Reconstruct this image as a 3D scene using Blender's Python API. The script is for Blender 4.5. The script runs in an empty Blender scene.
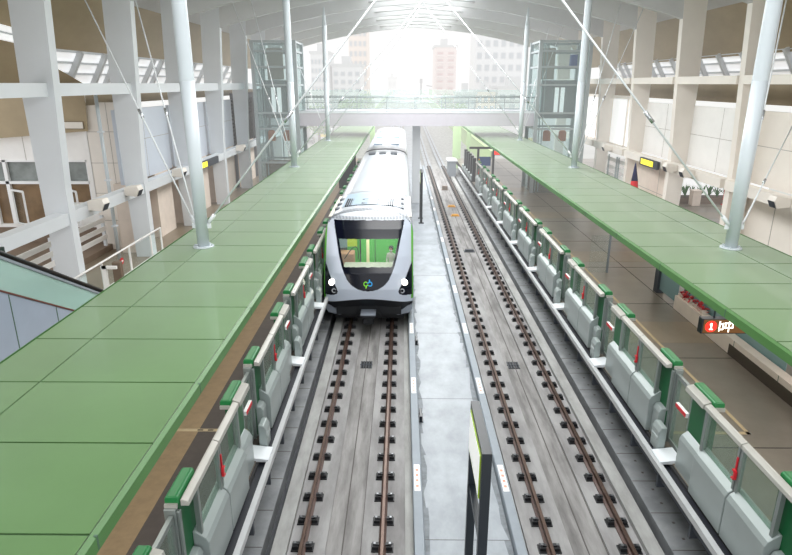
import bpy, bmesh, math, random
from mathutils import Vector, Matrix, noise
random.seed(7)
C = bpy.context.scene.collection
PI = math.pi

# ------------------------------------------------------------------ materials
def lin(h):
    h = h.lstrip('#')
    out = []
    for i in (0, 2, 4):
        c = int(h[i:i+2], 16) / 255
        out.append(c / 12.92 if c <= .04045 else ((c + .055) / 1.055) ** 2.4)
    return tuple(out) + (1,)

def mat(name, col, rough=.5, metal=0, var=.0, scale=2.0, stretch=(1, 1, 1), bump=0, col2=None, spec=.5,
        emit=None, es=0, coat=0, sheen=0):
    m = bpy.data.materials.new(name); m.use_nodes = True
    nt = m.node_tree; b = nt.nodes['Principled BSDF']
    c = lin(col)
    b.inputs['Base Color'].default_value = c
    b.inputs['Roughness'].default_value = rough
    b.inputs['Metallic'].default_value = metal
    b.inputs['Specular IOR Level'].default_value = spec
    b.inputs['Coat Weight'].default_value = coat
    if sheen: b.inputs['Sheen Weight'].default_value = sheen; b.inputs['Sheen Roughness'].default_value = .4
    if emit:
        b.inputs['Emission Color'].default_value = lin(emit); b.inputs['Emission Strength'].default_value = es
    if var or col2 or bump:
        g = nt.nodes.new('ShaderNodeNewGeometry')
        mp = nt.nodes.new('ShaderNodeMapping'); mp.inputs['Scale'].default_value = stretch
        nt.links.new(g.outputs['Position'], mp.inputs['Vector'])
        n = nt.nodes.new('ShaderNodeTexNoise'); n.inputs['Scale'].default_value = scale
        n.inputs['Detail'].default_value = 6; n.inputs['Roughness'].default_value = .62
        nt.links.new(mp.outputs['Vector'], n.inputs['Vector'])
        r = nt.nodes.new('ShaderNodeValToRGB')
        d = lin(col2) if col2 else tuple(x * (1 - var) for x in c[:3]) + (1,)
        l = c if col2 else tuple(min(1, x * (1 + var * .6)) for x in c[:3]) + (1,)
        r.color_ramp.elements[0].position = .34; r.color_ramp.elements[0].color = d
        r.color_ramp.elements[1].position = .64; r.color_ramp.elements[1].color = l
        nt.links.new(n.outputs['Fac'], r.inputs['Fac'])
        nt.links.new(r.outputs['Color'], b.inputs['Base Color'])
        if bump:
            bp = nt.nodes.new('ShaderNodeBump'); bp.inputs['Strength'].default_value = bump; bp.inputs['Distance'].default_value = .02
            nt.links.new(n.outputs['Fac'], bp.inputs['Height']); nt.links.new(bp.outputs['Normal'], b.inputs['Normal'])
    return m

def glass(name, tint='#dfeee8', trans=.82, rough=.03):
    m = bpy.data.materials.new(name); m.use_nodes = True
    nt = m.node_tree; nt.nodes.clear()
    o = nt.nodes.new('ShaderNodeOutputMaterial')
    t = nt.nodes.new('ShaderNodeBsdfTransparent'); t.inputs['Color'].default_value = lin(tint)
    p = nt.nodes.new('ShaderNodeBsdfPrincipled'); p.inputs['Base Color'].default_value = lin(tint); p.inputs['Roughness'].default_value = rough
    mx = nt.nodes.new('ShaderNodeMixShader'); mx.inputs[0].default_value = 1 - trans
    nt.links.new(t.outputs[0], mx.inputs[1]); nt.links.new(p.outputs[0], mx.inputs[2]); nt.links.new(mx.outputs[0], o.inputs[0])
    return m

M = {}
def mm(k, *a, **kw):
    M[k] = mat(k, *a, **kw)
mm('green_panel', '#587f47', rough=.36, var=.08, scale=.6, coat=.35, sheen=.6)  # sheen whitens the panels at grazing view, imitating veiling glare
mm('green_fascia', '#47743a', rough=.4, var=.06)
mm('seam', '#4b6654', rough=.6)
mm('wall_seam', '#aba59e', rough=.7)
mm('canopy_under', '#45423c', rough=.7)
mm('white_steel', '#dde1e5', rough=.45, var=.03, scale=.5)
mm('pole_white', '#c9d1d6', rough=.3, var=.02)
mm('wall_blue', '#cdd4de', rough=.45, var=.03, scale=.4)
mm('wall_cream', '#efe8df', rough=.55, var=.04, scale=.5)
mm('wall_white', '#f2f0ed', rough=.55, var=.03)
mm('pier_beige', '#e4d6c9', rough=.6, var=.06)
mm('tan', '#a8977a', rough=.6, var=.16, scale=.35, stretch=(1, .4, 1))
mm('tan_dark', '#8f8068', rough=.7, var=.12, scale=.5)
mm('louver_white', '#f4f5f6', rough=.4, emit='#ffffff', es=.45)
mm('roof_grey', '#cfd0d0', rough=.6, var=.04, scale=.3)
mm('skylight', '#ffffff', rough=.6, emit='#fdfeff', es=2.2)
mm('concrete', '#a09f9f', rough=.8, col2='#7d7b7b', scale=2.2, stretch=(1, .25, 1), bump=.15)
mm('concrete_channel', '#9a9897', rough=.85, col2='#6b6968', scale=2.6, stretch=(1.4, .2, 1), bump=.2)
mm('concrete_ledge', '#a9aaa8', rough=.8, col2='#8f8f8d', scale=3, stretch=(1, .3, 1))
mm('walkway', '#a3aab1', rough=.45, col2='#878e95', scale=1.3, stretch=(1, .6, 1), bump=.1)
mm('walkway_dirt', '#7d8388', rough=.7, var=.25, scale=5)
mm('crack', '#5a5654', rough=.9)
mm('gutter', '#44464a', rough=.8, var=.2, scale=3)
mm('slab_strip', '#8d9092', rough=.75, col2='#74777a', scale=1.6)
mm('undercroft', '#2a2a2b', rough=.9)
mm('rail', '#4a3128', rough=.55, metal=.1, var=.2, scale=6)
mm('rail_head', '#5d4a41', rough=.35, metal=.5, var=.15, scale=5)
mm('fastener', '#1c1d20', rough=.5)
mm('bolt', '#77797c', rough=.35, metal=.8)
mm('aluminium', '#8e969e', rough=.6, metal=.15, var=.05, scale=3)
mm('platform_floor', '#877a68', rough=.32, var=.14, scale=1.2, stretch=(1, .5, 1))
mm('platform_grey', '#7f776c', rough=.3, var=.12, scale=1.0)
mm('platform_brown', '#917a5a', rough=.45, var=.12, scale=5)
mm('platform_dark', '#4a413b', rough=.55, var=.14, scale=5)
mm('yellow_line', '#b9a683', rough=.6, var=.12, scale=4)
mm('sill_white', '#b7b9ba', rough=.5, var=.06, scale=3)
mm('rubber', '#12151f', rough=.5)
mm('psd_box', '#9ea7a6', rough=.35, var=.03, metal=.25)
mm('psd_rail', '#aeada6', rough=.35, var=.04, metal=.15)
mm('psd_frame', '#8b9390', rough=.35, metal=.45)
mm('psd_green', '#0c7237', rough=.4, coat=.1)
mm('psd_green_dark', '#0d5a30', rough=.4)
mm('red', '#c8202c', rough=.4)
mm('white_paint', '#f0f0f0', rough=.4)
mm('orange', '#e0803a', rough=.5)
mm('orange_yellow', '#d99a1e', rough=.5)
mm('black_frame', '#20262c', rough=.35)
mm('sign_white', '#f7f9f4', rough=.4, emit='#ffffff', es=.35)
mm('lime', '#a6c832', rough=.4)
mm('train_white', '#ccd2d9', rough=.25, coat=.3)
mm('train_mask', '#bcc4d2', rough=.28, coat=.35)
mm('train_black', '#0b0f1c', rough=.14, coat=.15, spec=.4)
mm('train_dark', '#14171c', rough=.5)
mm('train_green', '#57a832', rough=.3, coat=.3)
mm('train_grille', '#4a5057', rough=.5)
mm('hatch_blue', '#a7bccd', rough=.3)
mm('skirt', '#868d98', rough=.4)
mm('lamp', '#ffffff', emit='#fff6e6', es=9)
mm('lamp_ring', '#cfd2d6', rough=.25, metal=.8)
mm('in_green', '#55c04f', rough=.5, emit='#4fb84a', es=.25)
mm('in_lime', '#b8d22c', rough=.5, emit='#b8d22c', es=.2)
mm('in_pink', '#dc9f88', rough=.6)
mm('in_cream', '#dfdccf', rough=.5)
mm('in_floor', '#8a8e88', rough=.5)
mm('in_pole', '#f4ecc0', rough=.25, emit='#fff3c0', es=.5)  # emission put in for the shine on the pole
mm('logo_green', '#7bd02c', rough=.4, emit='#7bd02c', es=.2)
mm('logo_blue', '#2f9fe0', rough=.4, emit='#2f9fe0', es=.2)
mm('skin', '#c99577', rough=.6)
mm('hair', '#1b1512', rough=.6)
mm('shirt', '#e2ddd8', rough=.8)
mm('trousers', '#2a2e38', rough=.8)
mm('cloth_mask', '#f2f4f5', rough=.8)
mm('steel_rod', '#dfe3e5', rough=.4)
mm('lift_steel', '#a3adaf', rough=.4, metal=.3)
mm('lift_cab', '#8b8f90', rough=.4)
mm('lift_panel', '#a8a196', rough=.5)
mm('lift_blue', '#1d4f8f', rough=.4)
mm('lift_orange', '#b86a42', rough=.6)
mm('handrail_black', '#17181b', rough=.35)
mm('escalator_side', '#aab5c6', rough=.35, metal=.2, var=.03)
mm('yellow_glow', '#e8d83a', emit='#f0e040', es=.8)
mm('base_brown', '#4b4238', rough=.8)
mm('trim_brown', '#6a4038', rough=.5)
mm('pillar_green', '#2b3a36', rough=.4)
mm('dark_grey', '#3f444b', rough=.6)
mm('flag_red', '#d2202a', rough=.8)
mm('flag_blue', '#1b2456', rough=.8)
mm('leaf', '#3f7a3a', rough=.7, var=.3, scale=3)
mm('leaf_far', '#79a047', rough=.8, var=.3, scale=.4)
mm('trunk', '#6e5a44', rough=.9)
mm('soil', '#4a3a2c', rough=.9)
mm('brown_panel', '#7a6858', rough=.6, var=.15, scale=1)
mm('warm_wall', '#c89a5c', rough=.6, var=.1, emit='#d8a050', es=.12)  # yellow lighting of the concourse put into the wall's colour and glow
mm('window_dark', '#868c89', rough=.15, var=.25, scale=1.5)
mm('window_warm', '#84694a', rough=.4, var=.3, scale=1.2)
mm('barrier_green', '#bcd8a6', rough=.6)
mm('bridge_face', '#c8c5cc', rough=.5, var=.03)
mm('guide_green', '#b9d592', rough=.6, var=.06)
mm('bld_white', '#e9ebee', rough=.8)
mm('bld_orange', '#fbe0cb', rough=.8)  # this and the pink are paled to stand in for distant glare
mm('bld_pink', '#fae0da', rough=.8)
mm('bld_grey', '#c6cacc', rough=.8)
mm('bld_window', '#93a0ac', rough=.3)
mm('bld_red', '#c98a86', rough=.7)
mm('car_yellow', '#f2d21e', rough=.3)
mm('car_dark', '#3a3e44', rough=.3)
mm('tyre', '#1a1a1a', rough=.8)
mm('ground', '#a7a8a3', rough=.9, var=.1, scale=.1)
mm('led_red', '#e02018', emit='#ff2a1c', es=1.5)
mm('led_white', '#ffffff', emit='#fff0d8', es=2.5)
mm('led_board', '#3a2a18', rough=.4, emit='#c07828', es=.25)
mm('poinsettia', '#c2343a', rough=.7, var=.3, scale=12)
M['clear'] = glass('clear_glass', '#fafdfc', .965)
M['psd_glass'] = glass('door_glass', '#dbe6e0', .90)
M['lift_glass'] = glass('lift_glass', '#f0f6f6', .93)
M['esc_glass'] = glass('escalator_glass', '#bfdcd4', .35, .15)
M['wind'] = glass('windscreen_glass', '#eef6f0', .92)
M['teal_glass'] = glass('teal_glass', '#a9c6c8', .5, .1)

# ------------------------------------------------------------------ mesh builder
class MB:
    def __init__(s): s.bm = bmesh.new(); s.mi = 0
    def _f(s, vs):
        try:
            f = s.bm.faces.new(vs); f.material_index = s.mi; return f
        except ValueError:
            return None
    def box(s, x0, x1, y0, y1, z0, z1):
        v = [s.bm.verts.new(p) for p in ((x0,y0,z0),(x1,y0,z0),(x1,y1,z0),(x0,y1,z0),(x0,y0,z1),(x1,y0,z1),(x1,y1,z1),(x0,y1,z1))]
        for q in ((0,3,2,1),(4,5,6,7),(0,1,5,4),(1,2,6,5),(2,3,7,6),(3,0,4,7)): s._f([v[i] for i in q])
        return s
    def prism(s, pts, a, b, axis='y'):
        """closed profile extruded between a and b; profile is (x,z) for y, (y,z) for x, (x,y) for z"""
        def P(p, t):
            return (p[0], t, p[1]) if axis == 'y' else ((t, p[0], p[1]) if axis == 'x' else (p[0], p[1], t))
        A = [s.bm.verts.new(P(p, a)) for p in pts]; B = [s.bm.verts.new(P(p, b)) for p in pts]
        n = len(pts)
        for i in range(n): s._f([A[i], A[(i+1) % n], B[(i+1) % n], B[i]])
        s._f(A[::-1]); s._f(B)
        return s
    def quad(s, *p): s._f([s.bm.verts.new(q) for q in p]); return s
    def poly(s, pts): s._f([s.bm.verts.new(q) for q in pts]); return s
    def tube(s, p0, p1, r0, r1=None, n=12, cap=True):
        r1 = r0 if r1 is None else r1
        p0 = Vector(p0); p1 = Vector(p1); d = (p1 - p0).normalized()
        u = d.orthogonal().normalized(); w = d.cross(u)
        A = []; B = []
        for i in range(n):
            t = 2*PI*i/n; o = u*math.cos(t) + w*math.sin(t)
            A.append(s.bm.verts.new(p0 + o*r0)); B.append(s.bm.verts.new(p1 + o*r1))
        for i in range(n):
            f = s._f([A[i], A[(i+1) % n], B[(i+1) % n], B[i]])
            if f and n > 6: f.smooth = True
        if cap: s._f(A[::-1]); s._f(B)
        return s
    def path(s, pts, r, n=8):
        for a, b in zip(pts, pts[1:]): s.tube(a, b, r, n=n)
        return s
    def beam(s, p0, p1, w, h, up=(0,0,1)):
        """rectangular bar between two points"""
        p0 = Vector(p0); p1 = Vector(p1); d = (p1-p0).normalized(); up = Vector(up)
        sd = d.cross(up).normalized(); up = sd.cross(d).normalized()
        A = [s.bm.verts.new(p0 + sd*a*w/2 + up*b*h/2) for a, b in ((-1,-1),(1,-1),(1,1),(-1,1))]
        B = [s.bm.verts.new(p1 + sd*a*w/2 + up*b*h/2) for a, b in ((-1,-1),(1,-1),(1,1),(-1,1))]
        for i in range(4): s._f([A[i], A[(i+1) % 4], B[(i+1) % 4], B[i]])
        s._f(A[::-1]); s._f(B); return s
    def ball(s, c, r, sx=1, sy=1, sz=1, nu=12, nv=8):
        c = Vector(c); rows = []
        for j in range(nv+1):
            t = PI*j/nv
            if j in (0, nv): rows.append([s.bm.verts.new(c + Vector((0, 0, r*sz*math.cos(t))))]); continue
            rows.append([s.bm.verts.new(c + Vector((r*sx*math.sin(t)*math.cos(2*PI*i/nu), r*sy*math.sin(t)*math.sin(2*PI*i/nu), r*sz*math.cos(t)))) for i in range(nu)])
        for j in range(nv):
            a, b = rows[j], rows[j+1]
            for i in range(nu):
                k = (i+1) % nu
                vs = [a[0], b[i], b[k]] if len(a) == 1 else ([a[i], b[0], a[k]] if len(b) == 1 else [a[i], b[i], b[k], a[k]])
                f = s._f(vs)
                if f: f.smooth = True
        return s
    def grid(s, rows):
        V = [[s.bm.verts.new(p) for p in r] for r in rows]
        for a, b in zip(V, V[1:]):
            for i in range(len(a)-1):
                f = s._f([a[i], a[i+1], b[i+1], b[i]])
                if f: f.smooth = True
        return s
    def build(s, name, mats, parent=None, bevel=0, normals=True):
        if normals: bmesh.ops.recalc_face_normals(s.bm, faces=s.bm.faces[:])
        me = bpy.data.meshes.new(name)
        if parent is not None and parent.get('_abs'):
            off = Vector(parent['_abs'])
            for v in s.bm.verts: v.co -= off
        s.bm.to_mesh(me); s.bm.free()
        o = bpy.data.objects.new(name, me); C.objects.link(o)
        for m in (mats if isinstance(mats, (list, tuple)) else [mats]):
            me.materials.append(M[m] if isinstance(m, str) else m)
        if parent is not None:
            o.parent = parent
            if parent.get('_abs'): o['_abs'] = list(parent['_abs'])
        if bevel:
            b = o.modifiers.new('bevel', 'BEVEL'); b.width = bevel; b.segments = 2; b.limit_method = 'ANGLE'
        return o

def tag(o, label, cat, group=None, kind=None):
    o['label'] = label; o['category'] = cat
    if group: o['group'] = group
    if kind: o['kind'] = kind
    return o
def thing(name, loc, label, cat, group=None):
    """an Empty at the thing's base; its parts are given in world coordinates"""
    o = bpy.data.objects.new(name, None); C.objects.link(o); o.location = loc
    o.empty_display_size = .2
    o['_abs'] = list(loc)
    return tag(o, label, cat, group)
def struct(o, label=None):
    o['kind'] = 'structure'
    if label: o['label'] = label
    return o
def solo(mb, name, m, loc, label, cat, group=None, bevel=0):
    """a thing that is one mesh, its origin at loc"""
    bmesh.ops.translate(mb.bm, verts=mb.bm.verts[:], vec=-Vector(loc))
    o = mb.build(name, m, None, bevel); o.location = loc
    return tag(o, label, cat, group)
kids = {}
def copy_tree(src, loc, label):
    r = src.copy(); C.objects.link(r); r.location = loc; r['label'] = label
    for ch in list(src.children):
        c = ch.copy(); C.objects.link(c); c.parent = r
        for g in list(ch.children):
            d = g.copy(); C.objects.link(d); d.parent = c
    return r

XL, XR = -2.60, 5.04            # platform edges
XC = (XL + XR) / 2              # middle of the station
TL, TR = -1.10, 3.54            # track centres
PZ = 1.10                       # platform level
COLY = [13.3, 19.1, 24.95, 30.8, 36.6, 42.5, 48.3, 54.2]
CXL, CXR = -10.6, 13.1          # inner faces of the columns
YEND = 60.0

# ------------------------------------------------------------------ track bed
b = MB(); b.box(-3.3, 5.75, 2, 62, -.9, -.45); struct(b.build('floor_trackbed', 'undercroft'))
for nm, xc, s in (('left', TL, -1), ('right', TR, 1)):
    b = MB()
    b.mi = 0
    for q in (-.75, .75): b.box(xc+q-.40, xc+q+.43, 2, 62, -.5, -.19)
    b.mi = 1
    b.box(xc-.36, xc+.36, 2, 62, -.5, -.245)
    b.mi = 2
    for q in (-.355, -.01, .345): b.box(xc+q-.012, xc+q+.012, 2, 62, -.4, -.238)
    # kerb ledge, gutter, maintenance strip at the platform side (s = +1 to the right)
    def bx(x0, x1, z0, z1, mi):
        b.mi = mi; a0, a1 = xc + s*x0, xc + s*x1
        b.box(min(a0, a1), max(a0, a1), 2, 62, z0, z1)
    bx(1.18, 1.22, -.5, -.17, 2); bx(1.22, 1.30, -.5, -.12, 0)
    bx(1.02, 1.30, -.5, -.07, 3)
    bx(1.30, 1.48, -.5, -.40, 4)
    bx(1.48, 2.2, -.5, -.08, 5)
    for k in range(50):                                          # joints and lifting holes of the strip's slabs
        y = 6 + k*1.02
        b.mi = 2
        x0, x1 = sorted((xc+s*1.49, xc+s*2.1)); b.box(x0, x1, y, y+.018, -.2, -.076)
        for dy in (.28, .72):
            x0, x1 = sorted((xc+s*1.80, xc+s*1.85)); b.box(x0, x1, y+dy, y+dy+.05, -.2, -.075)
    # inner side: low slab towards the walkway
    a = sorted((xc - s*1.18, xc - s*1.40))
    b.mi = 3; b.box(a[0], a[1], 2, 62, -.5, -.15)
    b.mi = 4; a = sorted((xc - s*1.40, xc - s*1.55)); b.box(a[0], a[1], 2, 62, -.5, -.3)
    struct(b.build('floor_track_' + nm, ['concrete', 'concrete_channel', 'crack', 'concrete_ledge', 'gutter', 'slab_strip']))
b = MB(); b.box(.38, 2.06, 2, 62, -.5, .0)
b.mi = 1
for y in (9.2, 14.5, 19.0, 25.5, 31): b.box(.40, 2.05, y, y+.012, -.1, .002)
b.mi = 2
random.seed(3)
for k in range(46):
    y = 6.5 + k*.9
    for xa, s1 in ((.45, 1), (2.06, -1)):
        w0, w1, w2 = (random.uniform(.02, .14) for _ in range(3))
        b.poly([(xa, y, .0015), (xa + s1*w0, y, .0015), (xa + s1*w1, y+.45, .0015), (xa + s1*w2, y+.9, .0015), (xa, y+.9, .0015)])
struct(b.build('floor_walkway', ['walkway', 'crack', 'walkway_dirt']))

# rails with their fasteners
fb = MB(); fb.box(-.21, .21, -.11, .11, -.195, -.165)
fb.box(-.19, -.075, -.07, .07, -.17, -.10); fb.box(.075, .19, -.07, .07, -.17, -.10)
fb.box(-.13, -.06, -.03, .03, -.11, -.075); fb.box(.06, .13, -.03, .03, -.11, -.075)
fb.mi = 1
for sx in (-.145, .145): fb.tube((sx, .0, -.105), (sx, .0, -.06), .028, n=8)
fast_me = fb.build('fastener', ['fastener', 'bolt']); fast_mesh = fast_me.data
bpy.data.objects.remove(fast_me)
rails = [(TL-.75, 'rusty rail of the left track, on the platform door side'), (TL+.75, 'rusty rail of the left track, beside the central walkway'),
         (TR-.75, 'rusty rail of the right track, beside the central walkway'), (TR+.75, 'rusty rail of the right track, on the platform door side')]
for x, lab in rails:
    t = thing('rail', (x, 6, -.17), lab, 'rail', 'rails of the two tracks')
    b = MB(); b.prism([(x-.07,-.17),(x+.07,-.17),(x+.07,-.155),(x+.012,-.135),(x+.012,-.05),(x+.036,-.035),(x-.036,-.035),(x-.012,-.05),(x-.012,-.135),(x-.07,-.155)], 6, 62)
    b.build('web', 'rail', t)
    b = MB(); b.prism([(x-.036,-.035),(x+.036,-.035),(x+.036,-.008),(x+.028,0),(x-.028,0),(x-.036,-.008)], 6, 62)
    b.build('rail_head', 'rail_head', t)
    for k in range(78):
        o = bpy.data.objects.new('fastener', fast_mesh); C.objects.link(o); o.parent = t
        o.location = (0, 8.47 + .742*k*.965 - 6, .17)

# aluminium cable troughs on both sides of the walkway
for x, lab in ((.34, 'grey aluminium cable trough along the left side of the walkway'), (2.17, 'grey aluminium cable trough along the right side of the walkway')):
    t = thing('cable_trough', (x, 6, 0), lab, 'cable trough')
    b = MB(); b.prism([(x-.10,-.3),(x+.10,-.3),(x+.10,.14),(x+.085,.17),(x-.085,.17),(x-.10,.14)], 6, 62); b.build('cover', 'aluminium', t)
    for k in range(9):
        y = 10.4 + 4.1*k
        b = MB(); b.box(x-.06, x+.06, y, y+.9, .168, .174); wl = b.build('warning_label', 'white_paint', t)
        b = MB()
        for q in range(4): b.box(x-.03, x+.03, y+.12+q*.18, y+.2+q*.18, .1745, .1755)
        b.build('lettering', 'in_pink', wl)
for y, n in ((13.3, 0), (18.0, 1)):
    b = MB(); b.box(.44, .56, y, y+.42, -.01, .02); b.box(.46, .53, y, y+.07, 0, .16); b.box(.46, .53, y+.35, y+.42, 0, .16); b.box(.47, .52, y, y+.42, .12, .17)
    solo(b, 'rail_hook', 'black_frame', (.5, y, 0), ['small black bracket on the walkway, nearer the camera', 'small black bracket on the walkway beside the train nose'][n], 'bracket', 'walkway brackets')
for x, y, lab in ((TR-.05, 17.0, 'square black drain grate in the bed of the right track'), (TL, 17.0, 'square black drain grate in front of the train')):
    t = thing('drain_grate', (x, y, -.25), lab, 'drain')
    b = MB(); b.box(x-.17, x+.17, y-.2, y+.28, -.26, -.242); b.build('opening', 'undercroft', t)
    b = MB()
    for q in range(5): b.box(x-.17+q*.08, x-.14+q*.08, y-.2, y+.28, -.242, -.225)
    b.box(x-.19, x+.19, y+.02, y+.05, -.245, -.222)
    b.build('bars', 'dark_grey', t)
for y, lab, m_ in ((30.4, 'grey metal box between the right rails, nearest of the row', 'dark_grey'), (39.3, 'yellow transponder bar nearer the camera on the right track', 'orange_yellow'), (42.4, 'yellow transponder bar further along the right track', 'orange_yellow'), (49.5, 'brown junction box in the right track near the bridge', 'brown_panel')):
    b = MB(); b.box(TR-.28, TR+.28, y-.16, y+.16, -.25, -.20); b.box(TR-.22, TR+.22, y-.12, y+.12, -.21, -.12 if m_ != 'brown_panel' else .1)
    solo(b, 'transponder', m_, (TR, y, -.25), lab, 'track equipment', bevel=.02)

# ------------------------------------------------------------------ platforms
for nm, xe, s, xw in (('left', XL, -1, -16.5), ('right', XR, 1, 24)):
    b = MB()
    def px(x0, x1, y0, y1, z0, z1, mi):
        b.mi = mi; a = sorted((xe + s*x0, xe + s*x1)); b.box(a[0], a[1], y0, y1, z0, z1)
    far = abs(xw - xe)
    px(.25, far, 0, YEND, .7, PZ, 0)
    px(.6, .7, 0, YEND, -.9, .75, 4)                            # recessed platform wall
    px(.2, .62, 0, YEND, .75, PZ-.02, 4)
    if nm == 'left':
        px(.25, 1.72, 0, YEND, PZ, PZ+.004, 1)
        px(1.72, 2.9, 0, YEND, PZ, PZ+.003, 2)
    px(2.26, 2.34, 11.1, YEND-8, PZ, PZ+.006, 3)
    px(.5, 2.34, 11.1, 11.2, PZ, PZ+.006, 3)
    for k in range(14):
        y = 2.2 + 4.2*k
        px(.3, far, y, y+.02, PZ, PZ+.0045, 4) if nm == 'right' else None
    if nm == 'left':
        for q in range(5): px(.75+q*.22, .87+q*.22, 11.13, 11.17, PZ, PZ+.008, 4)
    else:
        px(3.9, 3.92, 0, YEND, PZ, PZ+.0045, 4)
        for y in (7.0, 15.8, 24.0, 32.5, 41): px(.35, far, y, y+1.6, PZ, PZ+.0035, 5)
    struct(b.build('floor_platform_' + nm, ['platform_floor' if nm == 'left' else 'platform_grey', 'platform_dark', 'platform_brown', 'yellow_line', 'undercroft', 'platform_floor']))
    b = MB()
    px(-.06, .045, 2, 54, PZ-.12, PZ, 0)
    px(.045, .2, 2, 54, PZ-.14, PZ-.07, 1)
    px(.02, .06, 2, 54, PZ-.32, PZ-.2, 2)
    for k in range(36): px(-.02, .3, 3+k*1.4, 3.06+k*1.4, PZ-.5, PZ-.1, 2)
    struct(b.build('trim_platform_edge_' + nm, ['sill_white', 'rubber', 'dark_grey']))

# ------------------------------------------------------------------ half-height platform doors
LF, PITCH = 3.31, 4.2
def door_module(s, xe, loc, label, group):
    """one run of platform screen door: fixed panels (0..LF) and, on the near side, the sliding leaf with its sill"""
    t = bpy.data.objects.new('platform_screen_door', None); C.objects.link(t); t.location = loc
    tag(t, label, 'platform door', group)
    Z = lambda pts: [(s*a, c) for a, c in pts]
    def B(x0, x1, y0, y1, z0, z1, bb):
        a = sorted((s*x0, s*x1)); bb.box(a[0], a[1], y0, y1, z0, z1); return bb
    prof = [(.17, -.0), (.17, .72), (.21, .80), (.36, .92), (.40, .92), (.40, -.02)]
    for y0, y1 in ((.33, 1.40), (1.43, 2.52)):
        b = MB(); b.prism(Z(prof), y0, y1); b.build('lower_box', 'psd_box', t, bevel=.012)
    b = MB(); b.prism(Z([(.26, -.02), (.26, .62), (.30, .70), (.40, .78), (.44, .78), (.44, -.02)]), 2.54, 3.28); b.build('corner_box', 'psd_box', t, bevel=.012)
    b = MB(); b.prism(Z([(.26, 0), (.26, .60), (.30, .68), (.42, .70), (.42, 0)]), .02, .31); b.build('corner_box', 'psd_box', t, bevel=.012)
    b = MB(); b.prism(Z([(.12, -.04), (.12, .40), (.17, .50), (.28, .50), (.28, -.04)]), -.40, -.06); b.prism(Z([(.105, .2), (.105, .28), (.16, .3), (.16, .18)]), -.38, -.08); b.build('foot_box', 'psd_box', t, bevel=.02)
    b = MB(); b.prism(Z([(.255, 1.63), (.265, 1.70), (.34, 1.73), (.37, 1.73), (.37, 1.63)]), 0, 1.415); b.prism(Z([(.255, 1.63), (.265, 1.70), (.34, 1.73), (.37, 1.73), (.37, 1.63)]), 1.43, LF-.7); b.build('top_rail', 'psd_rail', t, bevel=.008)
    b = MB(); b.prism(Z([(.235, 1.62), (.25, 1.71), (.36, 1.745), (.39, 1.745), (.39, 1.62)]), LF-.68, LF); b.build('end_rail', 'psd_rail', t, bevel=.008)
    for y0, y1 in ((.42, 1.36), (1.48, 2.50)):
        b = MB(); B(.30, .315, y0, y1, .9, 1.64, b); b.build('glass_pane', 'psd_glass', t)
    for y0, y1 in ((.36, .43), (1.35, 1.405), (1.435, 1.49), (2.49, 2.57)):
        b = MB(); B(.27, .34, y0, y1, .85, 1.64, b); b.build('stile', 'psd_frame', t)
    b = MB(); B(.255, .275, 1.43, 1.46, 1.05, 1.45, b); B(.22, .26, 1.38, 1.42, 1.08, 1.22, b); B(.22, .26, 1.41, 1.47, 1.06, 1.09, b); B(.22, .26, 1.41, 1.47, 1.2, 1.23, b)
    b.build('release_handle', 'red', t)
    # green end pieces on the platform side: near end (cap A) and far end (cap B)
    for y0, y1 in ((.0, .62), (LF-.74, LF-.02)):
        b = MB(); B(.40, .50, y0, y1, .05, 1.68, b); b.build('green_panel', 'psd_green_dark', t)
        b = MB(); b.prism(Z([(.38, 1.66), (.38, 1.76), (.41, 1.79), (.55, 1.79), (.58, 1.75), (.58, 1.66)]), y0-.02, y1+.02)
        c = b.build('cover_cap', 'psd_green', t, bevel=.02)
        b = MB(); B(.40, .57, y0-.06, y0-.02, 1.63, 1.69, b); b.build('end_trim', 'psd_rail', c)
    b = MB(); B(.41, .57, -.10, .0, 0, 1.64, b); B(.45, .53, -.12, -.10, .1, 1.5, b); B(.36, .41, -.08, -.02, .7, 1.6, b); b.build('end_post', 'psd_frame', t, bevel=.01)
    b = MB(); B(.40, .56, LF-.02, LF+.04, 0, 1.62, b); B(.33, .40, 2.60, 2.66, .1, 1.6, b); b.build('end_post', 'psd_frame', t, bevel=.01)
    # sliding leaf in the gap on the near side
    d = MB(); B(.44, .50, -.86, -.11, 1.48, 1.56, d); B(.44, .50, -.86, -.80, .1, 1.5, d); B(.44, .50, -.17, -.11, .1, 1.5, d); B(.44, .50, -.86, -.11, .05, .14, d)
    leaf = d.build('sliding_door', 'psd_frame', t)
    b = MB(); B(.465, .475, -.80, -.17, .14, 1.48, b); b.build('glass_pane', 'psd_glass', leaf)
    b = MB(); b.mi = 0; B(.36, .42, -.84, -.40, 1.00, 1.09, b); b.mi = 1; B(.35, .36, -.83, -.41, 1.01, 1.08, b); b.build('warning_label', ['white_paint', 'red'], leaf)
    b = MB(); b.prism(Z([(.0, -.02), (.0, .03), (.42, .08), (.42, -.02)]), -.86, -.42); b.build('sill_plate', 'white_steel', t)
    return t
ORD = ['nearest the camera', 'second from the camera', 'third from the camera', 'fourth from the camera', 'fifth from the camera', 'sixth from the camera', 'seventh from the camera', 'eighth from the camera', 'ninth from the camera', 'tenth from the camera']
ST = {0: 'first', }
for s, xe, nm in ((-1, XL, 'left'), (1, XR, 'right')):
    proto = None
    for k in range(-1, 9):
        loc = (xe, 6.72 + PITCH*k, PZ)
        lab = 'green-capped glass platform door, %s along the %s platform' % (ORD[k+1], nm)
        g = 'half-height doors along the %s platform' % nm
        if proto is None: proto = door_module(s, xe, loc, lab, g)
        else: copy_tree(proto, loc, lab)
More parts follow.
